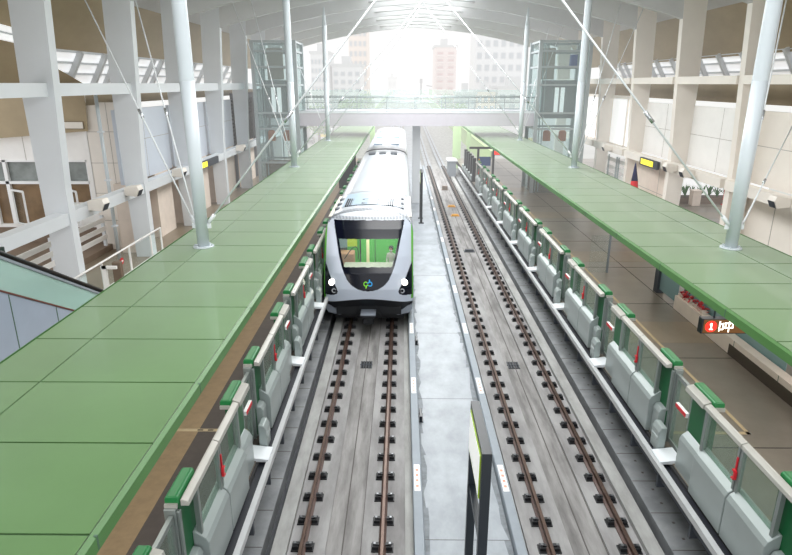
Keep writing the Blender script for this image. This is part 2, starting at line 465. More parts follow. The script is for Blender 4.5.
# unfinished black posts past the last right door, and the gate frame at the left platform's end
for k in range(5):
    b = MB(); y = 45.4 + 1.55*k; x = XR + .36
    b.box(x-.13, x+.13, y-.14, y+.14, PZ, PZ+1.75); b.box(x-.16, x+.16, y-.18, y+.18, PZ, PZ+.06); b.mi = 1; b.box(x-.19, x+.19, y+.2, y+1.2, PZ, PZ+.4)
    solo(b, 'barrier_post', ['black_frame', 'psd_box'], (x, y, PZ), 'black barrier post past the right doors, %s' % ['nearest the camera', 'second from the camera', 'middle of five', 'second furthest', 'furthest from the camera'][k], 'post', 'black posts past the right platform doors')
t = thing('gate_frame', (XR+1.2, 47.6, PZ), 'black gate frame standing at the end of the right platform', 'gate')
for x in (XR+.9, XR+2.1):
    b = MB(); b.box(x-.08, x+.08, 47.5, 47.66, PZ, PZ+2.3); b.build('gate_post', 'black_frame', t)
b = MB(); b.box(XR+.2, XR+2.2, 47.5, 47.66, PZ+2.2, PZ+2.36); b.build('crossbar', 'black_frame', t)
b = MB(); b.box(XR+1.0, XR+1.9, 47.56, 47.6, PZ+.9, PZ+1.6); b.build('notice_board', 'lift_blue', t)
b = MB(); b.box(XR+.62, XR+.7, 44.9, 45.0, PZ+1.0, PZ+1.75); solo(b, 'warning_board', 'orange_yellow', (XR+.65, 44.95, PZ+1), 'small orange warning board beside the last right door', 'sign')
t = thing('equipment_cabinet', (XL-1.15, 41.5, PZ), 'white and black cabinet at the far end of the left platform doors', 'cabinet')
b = MB(); b.box(XL-1.52, XL-0.72, 41.1, 42.2, PZ, PZ+1.5); b.build('casing', 'white_steel', t, bevel=.03)
b = MB(); b.box(XL-1.72, XL-0.67, 41.0, 41.1, PZ+.2, PZ+2.5); b.box(XL-1.62, XL-0.62, 42.2, 42.35, PZ+.1, PZ+2.9); b.box(XL-1.62, XL-0.62, 41, 42.3, PZ+2.4, PZ+2.55); b.build('black_frame', 'black_frame', t)
b = MB(); b.box(XL-1.22, XL-0.92, 40.95, 41.0, PZ+1.9, PZ+2.3); b.build('red_panel', 'bld_red', t)

# ------------------------------------------------------------------ canopies
CZ = 4.75
for nm, x0, x1, s, lab in (('left', -5.12, -2.46, 1, 'long green panelled canopy over the left platform beside the train'),
                           ('right', 5.19, 8.03, -1, 'long green panelled canopy over the right platform')):
    t = thing('platform_canopy', ((x0+x1)/2, 1, 4.4), lab, 'canopy', 'green platform canopies')
    xi, xo = (x1, x0) if nm == 'left' else (x0, x1)        # track-side edge, outer edge
    w = xi - xo
    xm = -4.33 if nm == 'left' else 7.13
    b = MB()
    y = .06
    n = 0
    while y < 58:
        for a0, a1 in ((xo, xm), (xm, xi)):
            l, r = sorted((a0, a1))
            b.mi = 0
            b.box(l+.012, r-.012, y+.012, y+1.27-.012, CZ-.05, CZ)
        y += 1.27
    b.mi = 1; l, r = sorted((xo, xi)); b.box(l+.01, r-.01, .06, y, CZ-.1, CZ-.018)
    b.build('roof_panels', ['green_panel', 'seam'], t)
    e = 1 if nm == 'left' else -1
    b = MB(); b.prism([(xi, CZ), (xi+e*.05, CZ-.02), (xi+e*.05, CZ-.15), (xi, CZ-.15)], .06, y)
    b.prism([(xo, CZ+.012), (xo-e*.03, CZ), (xo-e*.03, CZ-.2), (xo, CZ-.2)], .06, y)
    b.mi = 1
    yy = .06 + 1.27
    while yy < 58: b.box(min(xi, xi+e*.052), max(xi, xi+e*.052), yy-.012, yy+.012, CZ-.14, CZ-.01); yy += 2.54
    b.build('fascia', ['green_fascia', 'seam'], t)
    b = MB(); b.box(min(xo, xi)+.05, max(xo, xi)-.02, .06, y, CZ-.21, CZ-.145); b.build('soffit', 'canopy_under', t)

# masts standing on the canopies
MAST = [('left', -4.33, 12.65, 11.9, 'tall white mast nearest the camera, on the left canopy'), ('left', -4.6, 25.8, 12.3, 'middle of the three white masts on the left canopy'), ('left', -4.62, 38.2, 12.4, 'far slim white mast on the left canopy by the footbridge'),
        ('right', 7.13, 12.65, 11.9, 'tall white mast nearest the camera, on the right canopy'), ('right', 7.28, 25.7, 12.3, 'middle of the three white masts on the right canopy'), ('right', 7.42, 38.6, 12.4, 'far slim white mast on the right canopy by the footbridge')]
for nm, x, y, zt, lab in MAST:
    t = thing('support_mast', (x, y, CZ), lab, 'mast', 'white masts on the canopies')
    b = MB(); b.tube((x, y, CZ), (x, y, 8.2), .125, .15, n=24); b.tube((x, y, 8.2), (x, y, zt-1.0), .15, .14, n=24, cap=False); b.tube((x, y, zt-1.0), (x, y, zt), .14, .04, n=24); b.build('shaft', 'pole_white', t)
    b = MB(); b.tube((x, y, CZ), (x, y, CZ+.03), .22, n=24)
    for q in range(6):
        a = q*PI/3; b.tube((x+.18*math.cos(a), y+.18*math.sin(a), CZ+.03), (x+.18*math.cos(a), y+.18*math.sin(a), CZ+.06), .02, n=6)
    b.build('base_plate', 'pole_white', t)
    b = MB(); e = -1 if nm == 'left' else 1
    b.box(x+min(e*.1, e*.2), x+max(e*.1, e*.2), y-.02, y+.02, CZ+.42, CZ+.52); b.box(x+min(-e*.1, -e*.2), x+max(-e*.1, -e*.2), y-.02, y+.02, CZ+.42, CZ+.52); b.build('rod_lug', 'white_steel', t)

# steel tie rods (each with its turnbuckle)
RODS = [((-4.45, 12.65, 5.2), (-9.7, 18.9, 11.79), 'steel rod from the near left mast, sloping furthest left'),
        ((-4.43, 12.65, 5.2), (-8.34, 19.89, 11.82), 'steel rod from the near left mast, second from left'),
        ((-4.22, 12.72, 5.25), (1.2, 12.7, 11.75), 'long rod rising to the right from the near left mast'),
        ((-4.72, 25.7, 5.2), (-8.23, 31.5, 11.97), 'thin rod from the middle left mast, left of its pair'),
        ((-4.70, 25.75, 5.2), (-7.29, 31.5, 11.97), 'thin rod from the middle left mast, right of its pair'),
        ((-4.50, 25.8, 5.25), (1.22, 25.8, 11.75), 'rod rising to the right from the middle left mast'),
        ((-4.72, 38.2, 5.2), (-8.2, 44.3, 11.9), 'thin rod behind the middle left mast, from the far mast'),
        ((-4.5, 38.3, 5.25), (1.22, 38.4, 12.6), 'rod rising to the roof crown from the far left mast'),
        ((7.02, 12.65, 5.25), (1.24, 12.7, 11.75), 'long rod rising to the left from the near right mast'),
        ((7.25, 12.65, 5.2), (10.9, 18.7, 11.7), 'steep rod from the near right mast to the roof edge'),
        ((7.27, 12.65, 5.2), (12.9, 20.5, 6.9), 'low rod from the near right mast to the wall column'),
        ((7.40, 25.7, 5.2), (10.48, 31.5, 11.95), 'thin rod from the middle right mast, left of its pair'),
        ((7.42, 25.7, 5.2), (11.69, 31.5, 11.94), 'thin rod from the middle right mast, right of its pair'),
        ((7.16, 25.7, 5.25), (1.22, 25.7, 11.75), 'rod rising to the left from the middle right mast'),
        ((7.50, 38.6, 5.2), (10.04, 44.5, 11.76), 'thin rod from the far right mast, left of its pair'),
        ((7.52, 38.6, 5.2), (11.08, 44.5, 12.2), 'thin rod from the far right mast, right of its pair'),
        ((7.3, 38.6, 5.25), (1.24, 38.4, 12.6), 'rod rising to the roof crown from the far right mast')]
for p, q, lab in RODS:
    big = 'long' in lab or 'rising' in lab
    r = .021 if big else .018
    t = thing('tie_rod', p, lab, 'tie rod', 'steel tie rods of the masts')
    P, Q = Vector(p), Vector(q)
    b = MB(); b.tube(P, Q, r, n=8); b.build('rod', 'steel_rod', t)
    a = P.lerp(Q, .33); c = P.lerp(Q, .33 + .28/(Q-P).length)
    b = MB(); b.tube(a, c, r*1.9, n=8); b.build('turnbuckle', 'lamp_ring', t)
    b = MB(); b.tube(P, P.lerp(Q, .03), r*2, n=8); b.build('end_fork', 'steel_rod', t)

# ------------------------------------------------------------------ roof
def arch(x): return 13.1 - 1.55*((x - XC)/11.9)**2
for k, y in enumerate(COLY + [60.0, 7.5]):
    b = MB(); n = 40; top = []; bot = []
    for i in range(n+1):
        x = CXL - .6 + (CXR - CXL + 1.2)*i/n
        d = .55 + .5*(abs(x-XC)/12)
        top.append((x, arch(x)+.62)); bot.append((x, arch(x)-d+.5))
    prof = top + bot[::-1]
    A = [b.bm.verts.new((p[0], y-.34, p[1])) for p in prof]; B_ = [b.bm.verts.new((p[0], y, p[1])) for p in prof]
    N = len(prof)
    for i in range(n):
        j, l = 2*n+1-i, 2*n-i
        b._f([A[i], A[i+1], A[l], A[j]]); b._f([B_[i], B_[i+1], B_[l], B_[j]])
        b._f([A[i], A[i+1], B_[i+1], B_[i]]); b._f([A[j], A[l], B_[l], B_[j]])
    struct(b.build('ceiling_rib', 'roof_grey'))
    if k < 8:                                                # slim secondary rib
        b = MB(); ym = y + 2.92
        rows = []
        for dy in (-.1, .1):
            rows.append([(CXL + (CXR-CXL)*i/n, ym+dy, arch(CXL + (CXR-CXL)*i/n)+.2) for i in range(n+1)])
        b.grid(rows)
        b.grid([[(p[0], p[1], p[2]) for p in rows[0]], [(p[0], p[1], p[2]+.42) for p in rows[0]]])
        b.grid([[(p[0], p[1], p[2]) for p in rows[1]], [(p[0], p[1], p[2]+.42) for p in rows[1]]])
        struct(b.build('ceiling_rib', 'roof_grey'))
def roofstrip(name, x0, x1, m, zoff=.6, y0=3.0):
    b = MB(); n = 16
    b.grid([[(x0+(x1-x0)*i/n, y0, arch(x0+(x1-x0)*i/n)+zoff) for i in range(n+1)], [(x0+(x1-x0)*i/n, 60, arch(x0+(x1-x0)*i/n)+zoff) for i in range(n+1)]])
    return struct(b.build(name, m))
roofstrip('ceiling_left', CXL-2, XC-3.4, 'roof_grey'); roofstrip('ceiling_right', XC+3.4, CXR+2, 'roof_grey')
roofstrip('ceiling_skylight', XC-3.4, XC+3.4, 'skylight')
for k, y in enumerate(COLY[4:]):                             # diagonal bracing under the skylight
    t = thing('skylight_brace', (XC, y+2.9, 12.9), 'white crossed brace under the skylight, %s' % ORD[k], 'brace', 'crossed braces under the skylight')
    for a in (-1, 1):
        b = MB(); b.tube((XC-a*3.4, y+.1, arch(XC+3.4)+.15), (XC+a*3.4, y+5.6, arch(XC+3.4)+.15), .05, n=8); b.build('brace_rod', 'roof_grey', t)

# ------------------------------------------------------------------ columns, beams and side walls
for sname, xi, e in (('left', CXL, -1), ('right', CXR, 1)):
    for k, y in enumerate(COLY):
        b = MB()
        def P(d, z): return (xi + e*d, z)
        def dn(z): return (0 if sname == 'left' else .3) - max(0, z-5)*.055
        prof = [P(dn(1), PZ), P(dn(1)+.72, PZ), P(dn(4.5)+.80, 4.5), P(dn(8)+1.0, 8), P(dn(12.2)+1.08, 12.2), P(dn(12.2), 12.2), P(dn(5), 5)]
        b.prism(prof, y-.37, y)
        struct(b.build('column_' + sname, 'white_steel' if sname == 'left' else 'wall_cream'))
    # upper and lower beams between the columns
    b = MB()
    a = sorted((xi + e*.02, xi + e*.5)); ub = (7.77, 8.16) if sname == 'left' else (8.12, 8.45)
    for y0, y1 in zip(COLY, COLY[1:]): b.box(a[0], a[1], y0, y1-.37, ub[0], ub[1])
    b.box(a[0], a[1], 8, COLY[0]-.37, ub[0], ub[1])
    struct(b.build('beam_upper_' + sname, 'white_steel' if sname == 'left' else 'wall_cream'))
    b = MB()
    z0 = 3.82 if sname == 'left' else 4.02
    for y0, y1 in zip(COLY, COLY[1:]): b.box(min(xi+e*.05, xi+e*.45), max(xi+e*.05, xi+e*.45), y0, y1-.37, z0, z0+.4)
    b.box(min(xi+e*.05, xi+e*.45), max(xi+e*.05, xi+e*.45), 8, COLY[0]-.37, z0, z0+.4)
    struct(b.build('beam_lower_' + sname, 'white_steel' if sname == 'left' else 'wall_cream'))
    # curved tan shell outside the columns with the clerestory opening in it
    def shell(pts, y0, y1, name, m='tan'):
        bb = MB(); rows = []
        for yy in (y0, (y0+y1)/2, y1): rows.append([(xi + e*d, yy, z) for d, z in pts])
        bb.grid(rows); return struct(bb.build(name, m))
    shell([(.3, 12.9), (1.6, 12.3), (2.7, 11.3), (3.3, 10.3), (3.6, 9.45)], 6, YEND, 'ceiling_shell_upper_' + sname)
    shell([(4.4, 8.0), (4.9, 7.2), (5.2, 6.3)] if sname == 'left' else [(4.4, 8.0), (4.7, 7.5), (4.9, 7.1)], 6, 12 if sname == 'left' else 21, 'ceiling_shell_lower_' + sname)
    zs = 8.1 if sname == 'left' else 8.27
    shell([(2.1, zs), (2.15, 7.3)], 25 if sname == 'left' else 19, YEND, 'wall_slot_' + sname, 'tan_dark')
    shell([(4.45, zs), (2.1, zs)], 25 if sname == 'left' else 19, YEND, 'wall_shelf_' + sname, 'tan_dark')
    # clerestory windows: one per bay
    n = 0
    for y0, y1 in zip([7.5] + COLY, COLY):
        n += 1
        if sname == 'left' and y1 < 25.5:
            shell([(3.6, 9.45), (4.4, 8.0)], y0, y1, 'ceiling_shell_blank_left'); continue
        b = MB()
        def Q(tt, yy, off=0): return (xi + e*(3.6 + .8*tt + off), yy, 9.45 - 1.35*tt + (.15 if sname == 'right' else 0))
        for tt in (0, .33, .66, 1.0): b.beam(Q(tt, y0), Q(tt, y1), .10, .10)
        for yy in (y0+.6, y0+2.9, y0+5.2): b.beam(Q(0, yy, -.15), Q(1, yy, -.15), .22, .22)
        o = b.build('window_clerestory_%s' % sname, 'white_steel'); struct(o)
        b = MB()
        b.quad(Q(0, y0, .12), Q(1, y0, .12), Q(1, y1, .12), Q(0, y1, .12)); b.build('louvre_pane', 'louver_white', o)

b = MB(); b.beam((-13.75, 18.9, 10.05), (-13.75, 23.0, 9.75), .1, .5); b.mi = 1; b.beam((-13.72, 18.9, 10.05), (-13.72, 23.0, 9.75), .08, .07)
struct(b.build('window_slit_left', ['louver_white', 'white_steel']))
# left side: bays past the annex have blue-grey wall panels above a concourse opening
for i, (y0, y1) in enumerate(zip(COLY[2:], COLY[3:])):
    b = MB(); b.box(-11.75, -11.6, y0+.0, y1-.37, 4.1, 7.12)
    b.mi = 1
    b.box(-11.6, -11.594, y0, y1-.37, 5.78, 5.80); b.box(-11.6, -11.594, y0+2.6, y0+2.62, 4.1, 7.12)
    struct(b.build('wall_left', ['wall_blue', 'wall_seam']))
    b = MB()
    for a in (.25, 3.1): b.box(-12.2, -11.55, y0+a, y0+a+1.9, PZ, 4.1)
    struct(b.build('pier_left', 'pier_beige'))
b = MB(); b.box(-16.5, -16.3, 26.5, 48, PZ, 4.2); struct(b.build('wall_concourse_left', 'warm_wall'))
b = MB(); b.box(-16.4, -11.7, 26.5, 48, 4.1, 4.2); struct(b.build('ceiling_concourse_left', 'pier_beige'))
b = MB(); b.box(-11.75, -11.6, 42.5, 60, PZ, 7.5); struct(b.build('wall_left_end', 'dark_grey'))
# annex building facing the camera behind the first bays
AY = 26.0
b = MB()
b.box(-22, -17.9, AY, AY+.25, 2.0, 6.6); b.box(-17.9, -13.4, AY, AY+.25, 5.0, 6.6); b.box(-17.9, -13.4, AY, AY+.25, 2.0, 2.2); b.box(-14.6, -13.5, AY, AY+.25, 2.2, 3.15)
b.box(-15.25, -14.6, AY, AY+.25, 2.2, 5.0); b.box(-13.55, -13.4, AY, AY+.25, 2.2, 5.0)
b.mi = 1
for x in (-16.2, -14.4): b.box(x, x+.02, AY-.01, AY, 5.0, 7.4)
b.mi = 0
b.box(-13.5, -13.28, AY-.2, AY, 2.0, 6.3)
struct(b.build('wall_annex', ['wall_white', 'wall_seam']))
b = MB(); b.box(-13.3, -11.6, AY-.2, AY, PZ, 7.4)
b.mi = 1
for z in (2.4, 3.6, 4.9, 6.2): b.box(-13.3, -11.6, AY-.206, AY-.2, z, z+.02)
b.box(-12.35, -12.33, AY-.206, AY-.2, PZ, 7.4)
struct(b.build('wall_annex_return', ['wall_cream', 'wall_seam']))
for n, (x0, x1) in enumerate(((-17.9, -15.25), (-14.6, -13.55))):
    f = MB(); f.box(x0, x1, AY-.05, AY+.1, 3.98, 4.10); f.box(x0, x0+.09, AY-.05, AY+.1, 2.2, 5.0); f.box(x1-.07, x1, AY-.05, AY+.1, 2.2, 5.0); f.box(x0, x1, AY-.05, AY+.1, 4.93, 5.0)
    if n == 0: f.box(-17.25, -17.1, AY-.05, AY+.1, 2.2, 5.0)
    fr = f.build('window_%d' % (n+1), 'white_paint'); struct(fr)
    b = MB(); b.box(x0, x1, AY+.12, AY+.14, 4.0, 5.0); b.build('upper_pane', 'window_dark', fr)
    b = MB(); b.box(x0, x1, AY+.12, AY+.14, 2.2, 4.0); b.build('lower_pane', 'window_warm', fr)
    xs = -17.05 if n == 0 else x0 + .1                        # open casement sash
    b = MB()
    w = .75 if n == 0 else .5
    for p, q in (((xs, AY-.05, 2.25), (xs, AY-.05, 3.72)), ((xs+w, AY-.5, 2.25), (xs+w, AY-.5, 3.72)), ((xs, AY-.05, 3.72), (xs+w, AY-.5, 3.72)), ((xs, AY-.05, 2.25), (xs+w, AY-.5, 2.25))): b.beam(p, q, .07, .07, up=(.7, .7, .1))
    b.build('open_sash', 'white_paint', fr)
    b = MB(); b.quad((xs+.03, AY-.08, 2.28), (xs+w-.03, AY-.47, 2.28), (xs+w-.03, AY-.47, 3.7), (xs+.03, AY-.08, 3.7)); b.build('sash_pane', 'clear', fr)
b = MB(); b.prism([(-21.5, 5.6), (-13.15, 6.25), (-13.05, 8.15), (-14.9, 9.25), (-21.5, 9.6)], AY-.35, AY-.33)
struct(b.build('wall_annex_bulkhead', 'tan'))
t = thing('ceiling_light', (-13.7, AY-.4, 6.4), 'flat cream light panel on the tan curved wall above the annex windows', 'light')
b = MB(); b.box(-14.05, -13.3, AY-.42, AY-.36, 6.36, 6.62); b.build('panel', 'wall_cream', t)
b = MB(); b.box(-14.08, -13.27, AY-.40, AY-.35, 6.33, 6.65); b.build('rim', 'tan_dark', t)
# below the annex: brown wall and white guard louvres
b = MB(); b.box(-22, -11.6, AY-.02, AY+.2, PZ, 2.05); struct(b.build('wall_annex_base', 'brown_panel'))
b = MB(); b.box(-20, -12.9, 17, AY, PZ, PZ+.25); struct(b.build('floor_annex_ledge', 'brown_panel'))
for i, (y0, y1, lab) in enumerate(((18.2, 21.6, 'white horizontal guard louvre under the annex windows, nearer the camera'), (21.8, 25.6, 'white horizontal guard louvre under the annex windows, further along'))):
    t = thing('guard_louvre', (-13.0, y0, PZ+.25), lab, 'guard rail', 'white guard louvres by the annex')
    for z in (1.75, 2.12, 2.5):
        b = MB(); b.beam((-13.0, y0, z), (-13.0, y1, z), .06, .2); b.build('slat', 'wall_white', t)
    for y in (y0+.1, y1-.1):
        b = MB(); b.beam((-13.05, y, PZ+.2), (-13.05, y, 2.7), .12, .12, up=(0, 1, 0)); b.build('post', 'white_steel', t)
t = thing('downpipe', (-11.9, 24.2, PZ), 'white downpipe on the annex wall beside the second left column', 'pipe')
b = MB(); b.tube((-11.9, 24.2, PZ), (-11.9, 24.2, 7.9), .07, n=12); b.build('pipe', 'pole_white', t)
for z in (2.5, 4.4, 6.3): b = MB(); b.box(-12, -11.8, 24.1, 24.3, z, z+.06); b.build('bracket', 'white_steel', t)

# glass railing along the left columns
t = thing('glass_railing', (-10.4, 18.4, PZ), 'white framed glass railing beside the left columns behind the canopy', 'railing')
b = MB(); b.tube((-10.4, 17.6, 2.25), (-10.4, 25.1, 2.25), .035, n=10); b.build('handrail', 'wall_white', t)
for y in (17.6, 19.8, 22.0, 24.0, 25.1):
    b = MB(); b.beam((-10.4, y, PZ), (-10.4, y, 2.25), .06, .06, up=(0, 1, 0)); b.build('post', 'wall_white', t)
b = MB(); b.box(-10.41, -10.39, 17.6, 25.1, PZ+.12, 2.15); b.build('glass_pane', 'clear', t)
b = MB(); b.box(-10.55, -10.25, 17.6, 25.1, PZ, PZ+.12); b.build('kerb', 'wall_white', t)
b = MB(); b.tube((-10.36, 21.2, 1.9), (-10.34, 21.2, 1.9), .13, n=20); b.mi = 1; b.box(-10.34, -10.335, 21.12, 21.28, 1.87, 1.93); b.build('no_entry_sign', ['red', 'white_paint'], t)
t = thing('ticket_terminal', (-9.7, 19.6, PZ), 'grey post terminal with a white frame beside the escalator foot', 'terminal')
b = MB(); b.box(-9.9, -9.6, 19.5, 19.7, PZ, 2.35); b.build('body', 'brown_panel', t, bevel=.03)
b = MB(); b.box(-10.1, -9.95, 19.2, 19.28, PZ, 2.3); b.box(-10.1, -9.6, 19.2, 19.28, 2.2, 2.3); b.build('white_frame', 'wall_white', t)

# escalator coming up towards the camera on the left
t = thing('escalator', (-7.2, 13.4, PZ), 'escalator with pale glass balustrade and black handrail at left', 'escalator')
xe_ = -7.0
lo, hi = (13.15, 3.54), (10.16, 5.25)
sl = (hi[1]-lo[1])/(hi[0]-lo[0])
hz = lambda y: lo[1] + (y-lo[0])*sl
for x in (xe_, xe_-1.2):
    b = MB(); b.path([(x, 7.0, hz(7.0)), (x, 13.4, hz(13.4)), (x, 14.2, hz(13.4)-.22), (x, 14.75, hz(13.4)-.25), (x, 15.05, hz(13.4)-.45), (x, 15.05, hz(13.4)-.75), (x, 14.8, hz(13.4)-.95)], .05, n=8); b.build('handrail', 'handrail_black', t)
    b = MB(); b.prism([(7.0, hz(7.0)-.06), (13.4, hz(13.4)-.06), (14.7, hz(13.4)-.3), (14.95, hz(13.4)-.6), (14.7, hz(13.4)-1.0), (12.9, hz(12.9)-.62), (7.0, hz(7.0)-1.05)], x-.012, x+.012, 'x'); b.build('glass_balustrade', 'esc_glass', t)
    b = MB(); b.prism([(7.0, hz(7.0)-.12), (13.4, hz(13.4)-.12), (13.4, hz(13.4)-.06), (7.0, hz(7.0)-.06)], x-.03, x+.03, 'x'); b.build('handrail_track', 'aluminium', t)
# outer cladding: its top line runs below the glass
cz = lambda y: 3.5 + (11.9-y)*.562
b = MB(); b.prism([(6.6, cz(6.6)), (12.4, cz(12.4)), (15.0, cz(12.4)-.6), (15.0, PZ), (6.6, PZ)], xe_-1.3, xe_+.06, 'x')
b.mi = 1
for y in (8.6, 9.9, 11.2): b.box(xe_+.06, xe_+.064, y, y+.025, PZ, cz(y)-.02)
b.build('side_cladding', ['escalator_side', 'seam'], t)
b = MB(); b.beam((xe_+.05, 6.6, cz(6.6)+.02), (xe_+.05, 12.5, cz(12.5)+.02), .05, .03); b.build('cladding_trim', 'trim_brown', t)
b = MB()
for k in range(16):
    y = 14.2 - k*.42; b.box(xe_-1.15, xe_-.05, y-.42, y, cz(y)-.1, cz(y)+.02)
b.build('steps', 'dark_grey', t)
b = MB(); b.box(-7.6, -7.14, 10.05, 10.35, 4.46, 5.36); solo(b, 'escalator_pillar', 'pillar_green', (-7.2, 9.6, PZ), 'dark green-black pillar at the far left edge above the escalator', 'pillar')

# right side walls
for i, (y0, y1) in enumerate(zip(COLY[1:], COLY[2:])):
    if i < 3:
        b = MB(); b.box(14.2, 14.35, y0, y1-.37, 4.3, 7.12)
        b.mi = 1; b.box(14.194, 14.2, y0, y1-.37, 5.78, 5.80); b.box(14.194, 14.2, y0+2.6, y0+2.62, 4.3, 7.12)
        struct(b.build('wall_right', ['wall_cream' if i == 0 else 'wall_white', 'wall_seam']))
b = MB(); b.box(14.2, 14.35, 6, COLY[1]-.37, 4.3, 7.12)
b.mi = 1
for z in (5.3, 6.4): b.box(14.194, 14.2, 6, COLY[1]-.37, z, z+.02)
for y in (9.5, 12.0, 14.5, 17): b.box(14.194, 14.2, y, y+.02, 4.3, 7.12)
struct(b.build('wall_right_near', ['pier_beige', 'wall_seam']))
b = MB(); b.box(14.3, 14.5, 12, 25.0, PZ, 4.1)
b.mi = 1
for y in (14, 16.2, 18.4, 20.6, 22.8): b.box(14.29, 14.3, y, y+.03, PZ, 4.1)
struct(b.build('wall_right_lower', ['wall_cream', 'wall_seam']))
b = MB(); b.box(14.0, 14.3, 30.9, 36.3, PZ, 4.0); b.mi = 1; b.box(13.99, 14.0, 32.9, 32.93, PZ, 4.0); b.box(13.99, 14.0, 30.9, 36.3, 2.4, 2.43)
struct(b.build('wall_right_recess', ['pier_beige', 'wall_seam']))
# translucent bright panes in the far right bays
for i, (y0, y1) in enumerate(zip(COLY[4:6], COLY[5:7])):
    f = MB(); f.box(14.1, 14.25, y0, y1-.37, 7.2, 7.4); f.box(14.1, 14.25, y0, y1-.37, 4.2, 4.35); f.box(14.1, 14.25, y0+2.6, y0+2.7, 4.2, 7.4)
    fr = struct(f.build('window_%d' % (3+i), 'wall_cream'))
    b = MB(); b.box(14.2, 14.22, y0, y1-.37, 4.2, 7.4); b.build('pane', 'louver_white', fr)
for i, (y0, y1, lab) in enumerate(((36.8, 40.3, 'white slatted guard rail between the far right columns'), (40.5, 44.5, 'white slatted guard rail beside the right lift shaft'))):
    t = thing('guard_louvre', (14.4, y0, PZ), lab, 'guard rail', 'white guard louvres on the right')
    for z in (1.7, 2.2, 2.7, 3.2):
        b = MB(); b.beam((14.4, y0, z), (14.4, y1, z), .06, .26); b.build('slat', 'wall_white', t)
    for y in (y0+.1, y0+1.7, y1-.1):
        b = MB(); b.beam((14.32, y, PZ), (14.32, y, 3.5), .09, .09, up=(0, 1, 0)); b.build('post', 'lift_steel', t)

# hung folded flag, exit light and planter on the right
t = thing('folded_flag', (12.9, 33.4, 1.6), 'furled red and dark blue flag on a pole under the right beam', 'flag')
b = MB(); b.tube((12.9, 33.6, PZ), (12.9, 33.6, 4.0), .025, n=8); b.build('flagpole', 'aluminium', t)
b = MB(); b.tube((12.9, 33.45, 3.0), (12.9, 33.6, 3.95), .18, .03, n=12); b.build('blue_cloth', 'flag_blue', t)
b = MB(); b.tube((12.9, 33.35, 1.8), (12.9, 33.45, 3.0), .30, .18, n=12); b.build('red_cloth', 'flag_red', t)
t = thing('exit_light', (12.9, 31.5, 4.0), 'dark sign box with a lit yellow panel under the right beam', 'sign')
b = MB(); b.box(12.95, 13.09, 30.9, 33.2, 3.95, 4.35); b.build('casing', 'dark_grey', t)
b = MB(); b.box(12.93, 12.95, 31.4, 33.0, 4.02, 4.30); b.build('yellow_panel', 'yellow_glow', t)
t = thing('exit_light', (-10.5, 33.5, 3.9), 'dark sign box with a lit yellow panel under the left beam', 'sign')
b = MB(); b.box(-10.60, -10.48, 31.2, 34.6, 3.85, 4.22); b.build('casing', 'dark_grey', t)
b = MB(); b.box(-10.48, -10.46, 31.3, 32.5, 3.9, 4.18); b.build('yellow_panel', 'yellow_glow', t)
LAMP = [(-10.3, 20.2, 4.3, 'white floodlight on the left beam, nearest the camera'), (-10.3, 23.0, 4.3, 'white floodlight on the left beam beside the second column'), (-10.3, 28.0, 4.3, 'white floodlight on the left beam behind the near mast'), (-10.3, 39.2, 4.3, 'white floodlight on the left beam near the lift shaft'),
        (12.8, 20.4, 4.4, 'pale floodlight on the right beam, right of the near mast'), (12.8, 27.4, 4.4, 'pale floodlight on the right beam above the planter'), (12.8, 29.2, 4.4, 'pale floodlight on the right beam beside the yellow light'), (12.8, 38.5, 4.4, 'pale floodlight on the right beam above the slatted rail')]
for i, (x, y, z, lab) in enumerate(LAMP):
    e = 1 if x < 0 else -1
    t = thing('floodlight', (x, y, z-.25), lab, 'floodlight', 'floodlights on the side beams')
    b = MB(); b.prism([(x-e*.35, z-.25), (x+e*.1, z-.3), (x+e*.22, z-.05), (x+e*.16, z+.12), (x-e*.35, z+.06)], y-.22, y+.22); b.build('housing', 'wall_cream', t, bevel=.02)
    b = MB(); b.quad((x+e*.225, y-.19, z-.06), (x+e*.225, y+.19, z-.06), (x+e*.12, y+.19, z-.29), (x+e*.12, y-.19, z-.29)); b.build('lamp_glass', 'dark_grey', t)
t = thing('planter', (17.8, 37, PZ), 'long low brown planter box with spiky green plants on the right', 'planter')
b = MB(); b.box(15.6, 20.4, 36.7, 37.6, PZ, PZ+.38); b.build('trough', 'brown_panel', t)
b = MB(); b.box(15.65, 20.35, 36.75, 37.55, PZ+.38, PZ+.40); b.build('soil', 'soil', t)
for i in range(9):
    x, y = 16.0 + i*.5, 37.1 + random.uniform(-.15, .15)
    b = MB()
    for q in range(14):
        a = random.uniform(0, 2*PI); r = random.uniform(.12, .42); h = random.uniform(.3, .8); w = .045
        c = Vector((x, y, PZ+.40)); d = Vector((math.cos(a), math.sin(a), 0)); s_ = Vector((-d.y, d.x, 0))*w
        b._f([b.bm.verts.new(v) for v in (c-s_, c+s_, c+d*r*.6+Vector((0,0,h*.8))+s_*.8, c+d*r+Vector((0,0,h)), c+d*r*.6+Vector((0,0,h*.8))-s_*.8)])
    tag(b.build('spiky_plant', 'leaf', None, normals=False), 'spiky green plant in the long planter on the right, %s' % ['first from the left', 'second from the left', 'third from the left', 'fourth from the left', 'middle one', 'fourth from the right', 'third from the right', 'second from the right', 'first from the right'][i], 'plant', 'plants in the right planter')
b = MB(); b.box(14.6, 24, 39.4, 39.6, PZ, 4.3); struct(b.build('wall_right_bright', 'louver_white'))  # glowing wall stands in for the blown-out brightness behind the planter
for i, x in enumerate((16.2, 19.6)):
    b = MB(); b.box(x-.14, x+.14, 36.3, 36.5, PZ, PZ+.05); b.box(x-.03, x+.03, 36.38, 36.44, PZ, 2.5); b.box(x-.1, x+.1, 36.36, 36.38, 1.4, 2.5)
    solo(b, 'banner_stand', 'red', (x, 36.4, PZ), ['narrow red banner stand at the left end of the planter', 'narrow red banner stand at the right end of the planter'][i], 'banner', bevel=.01)
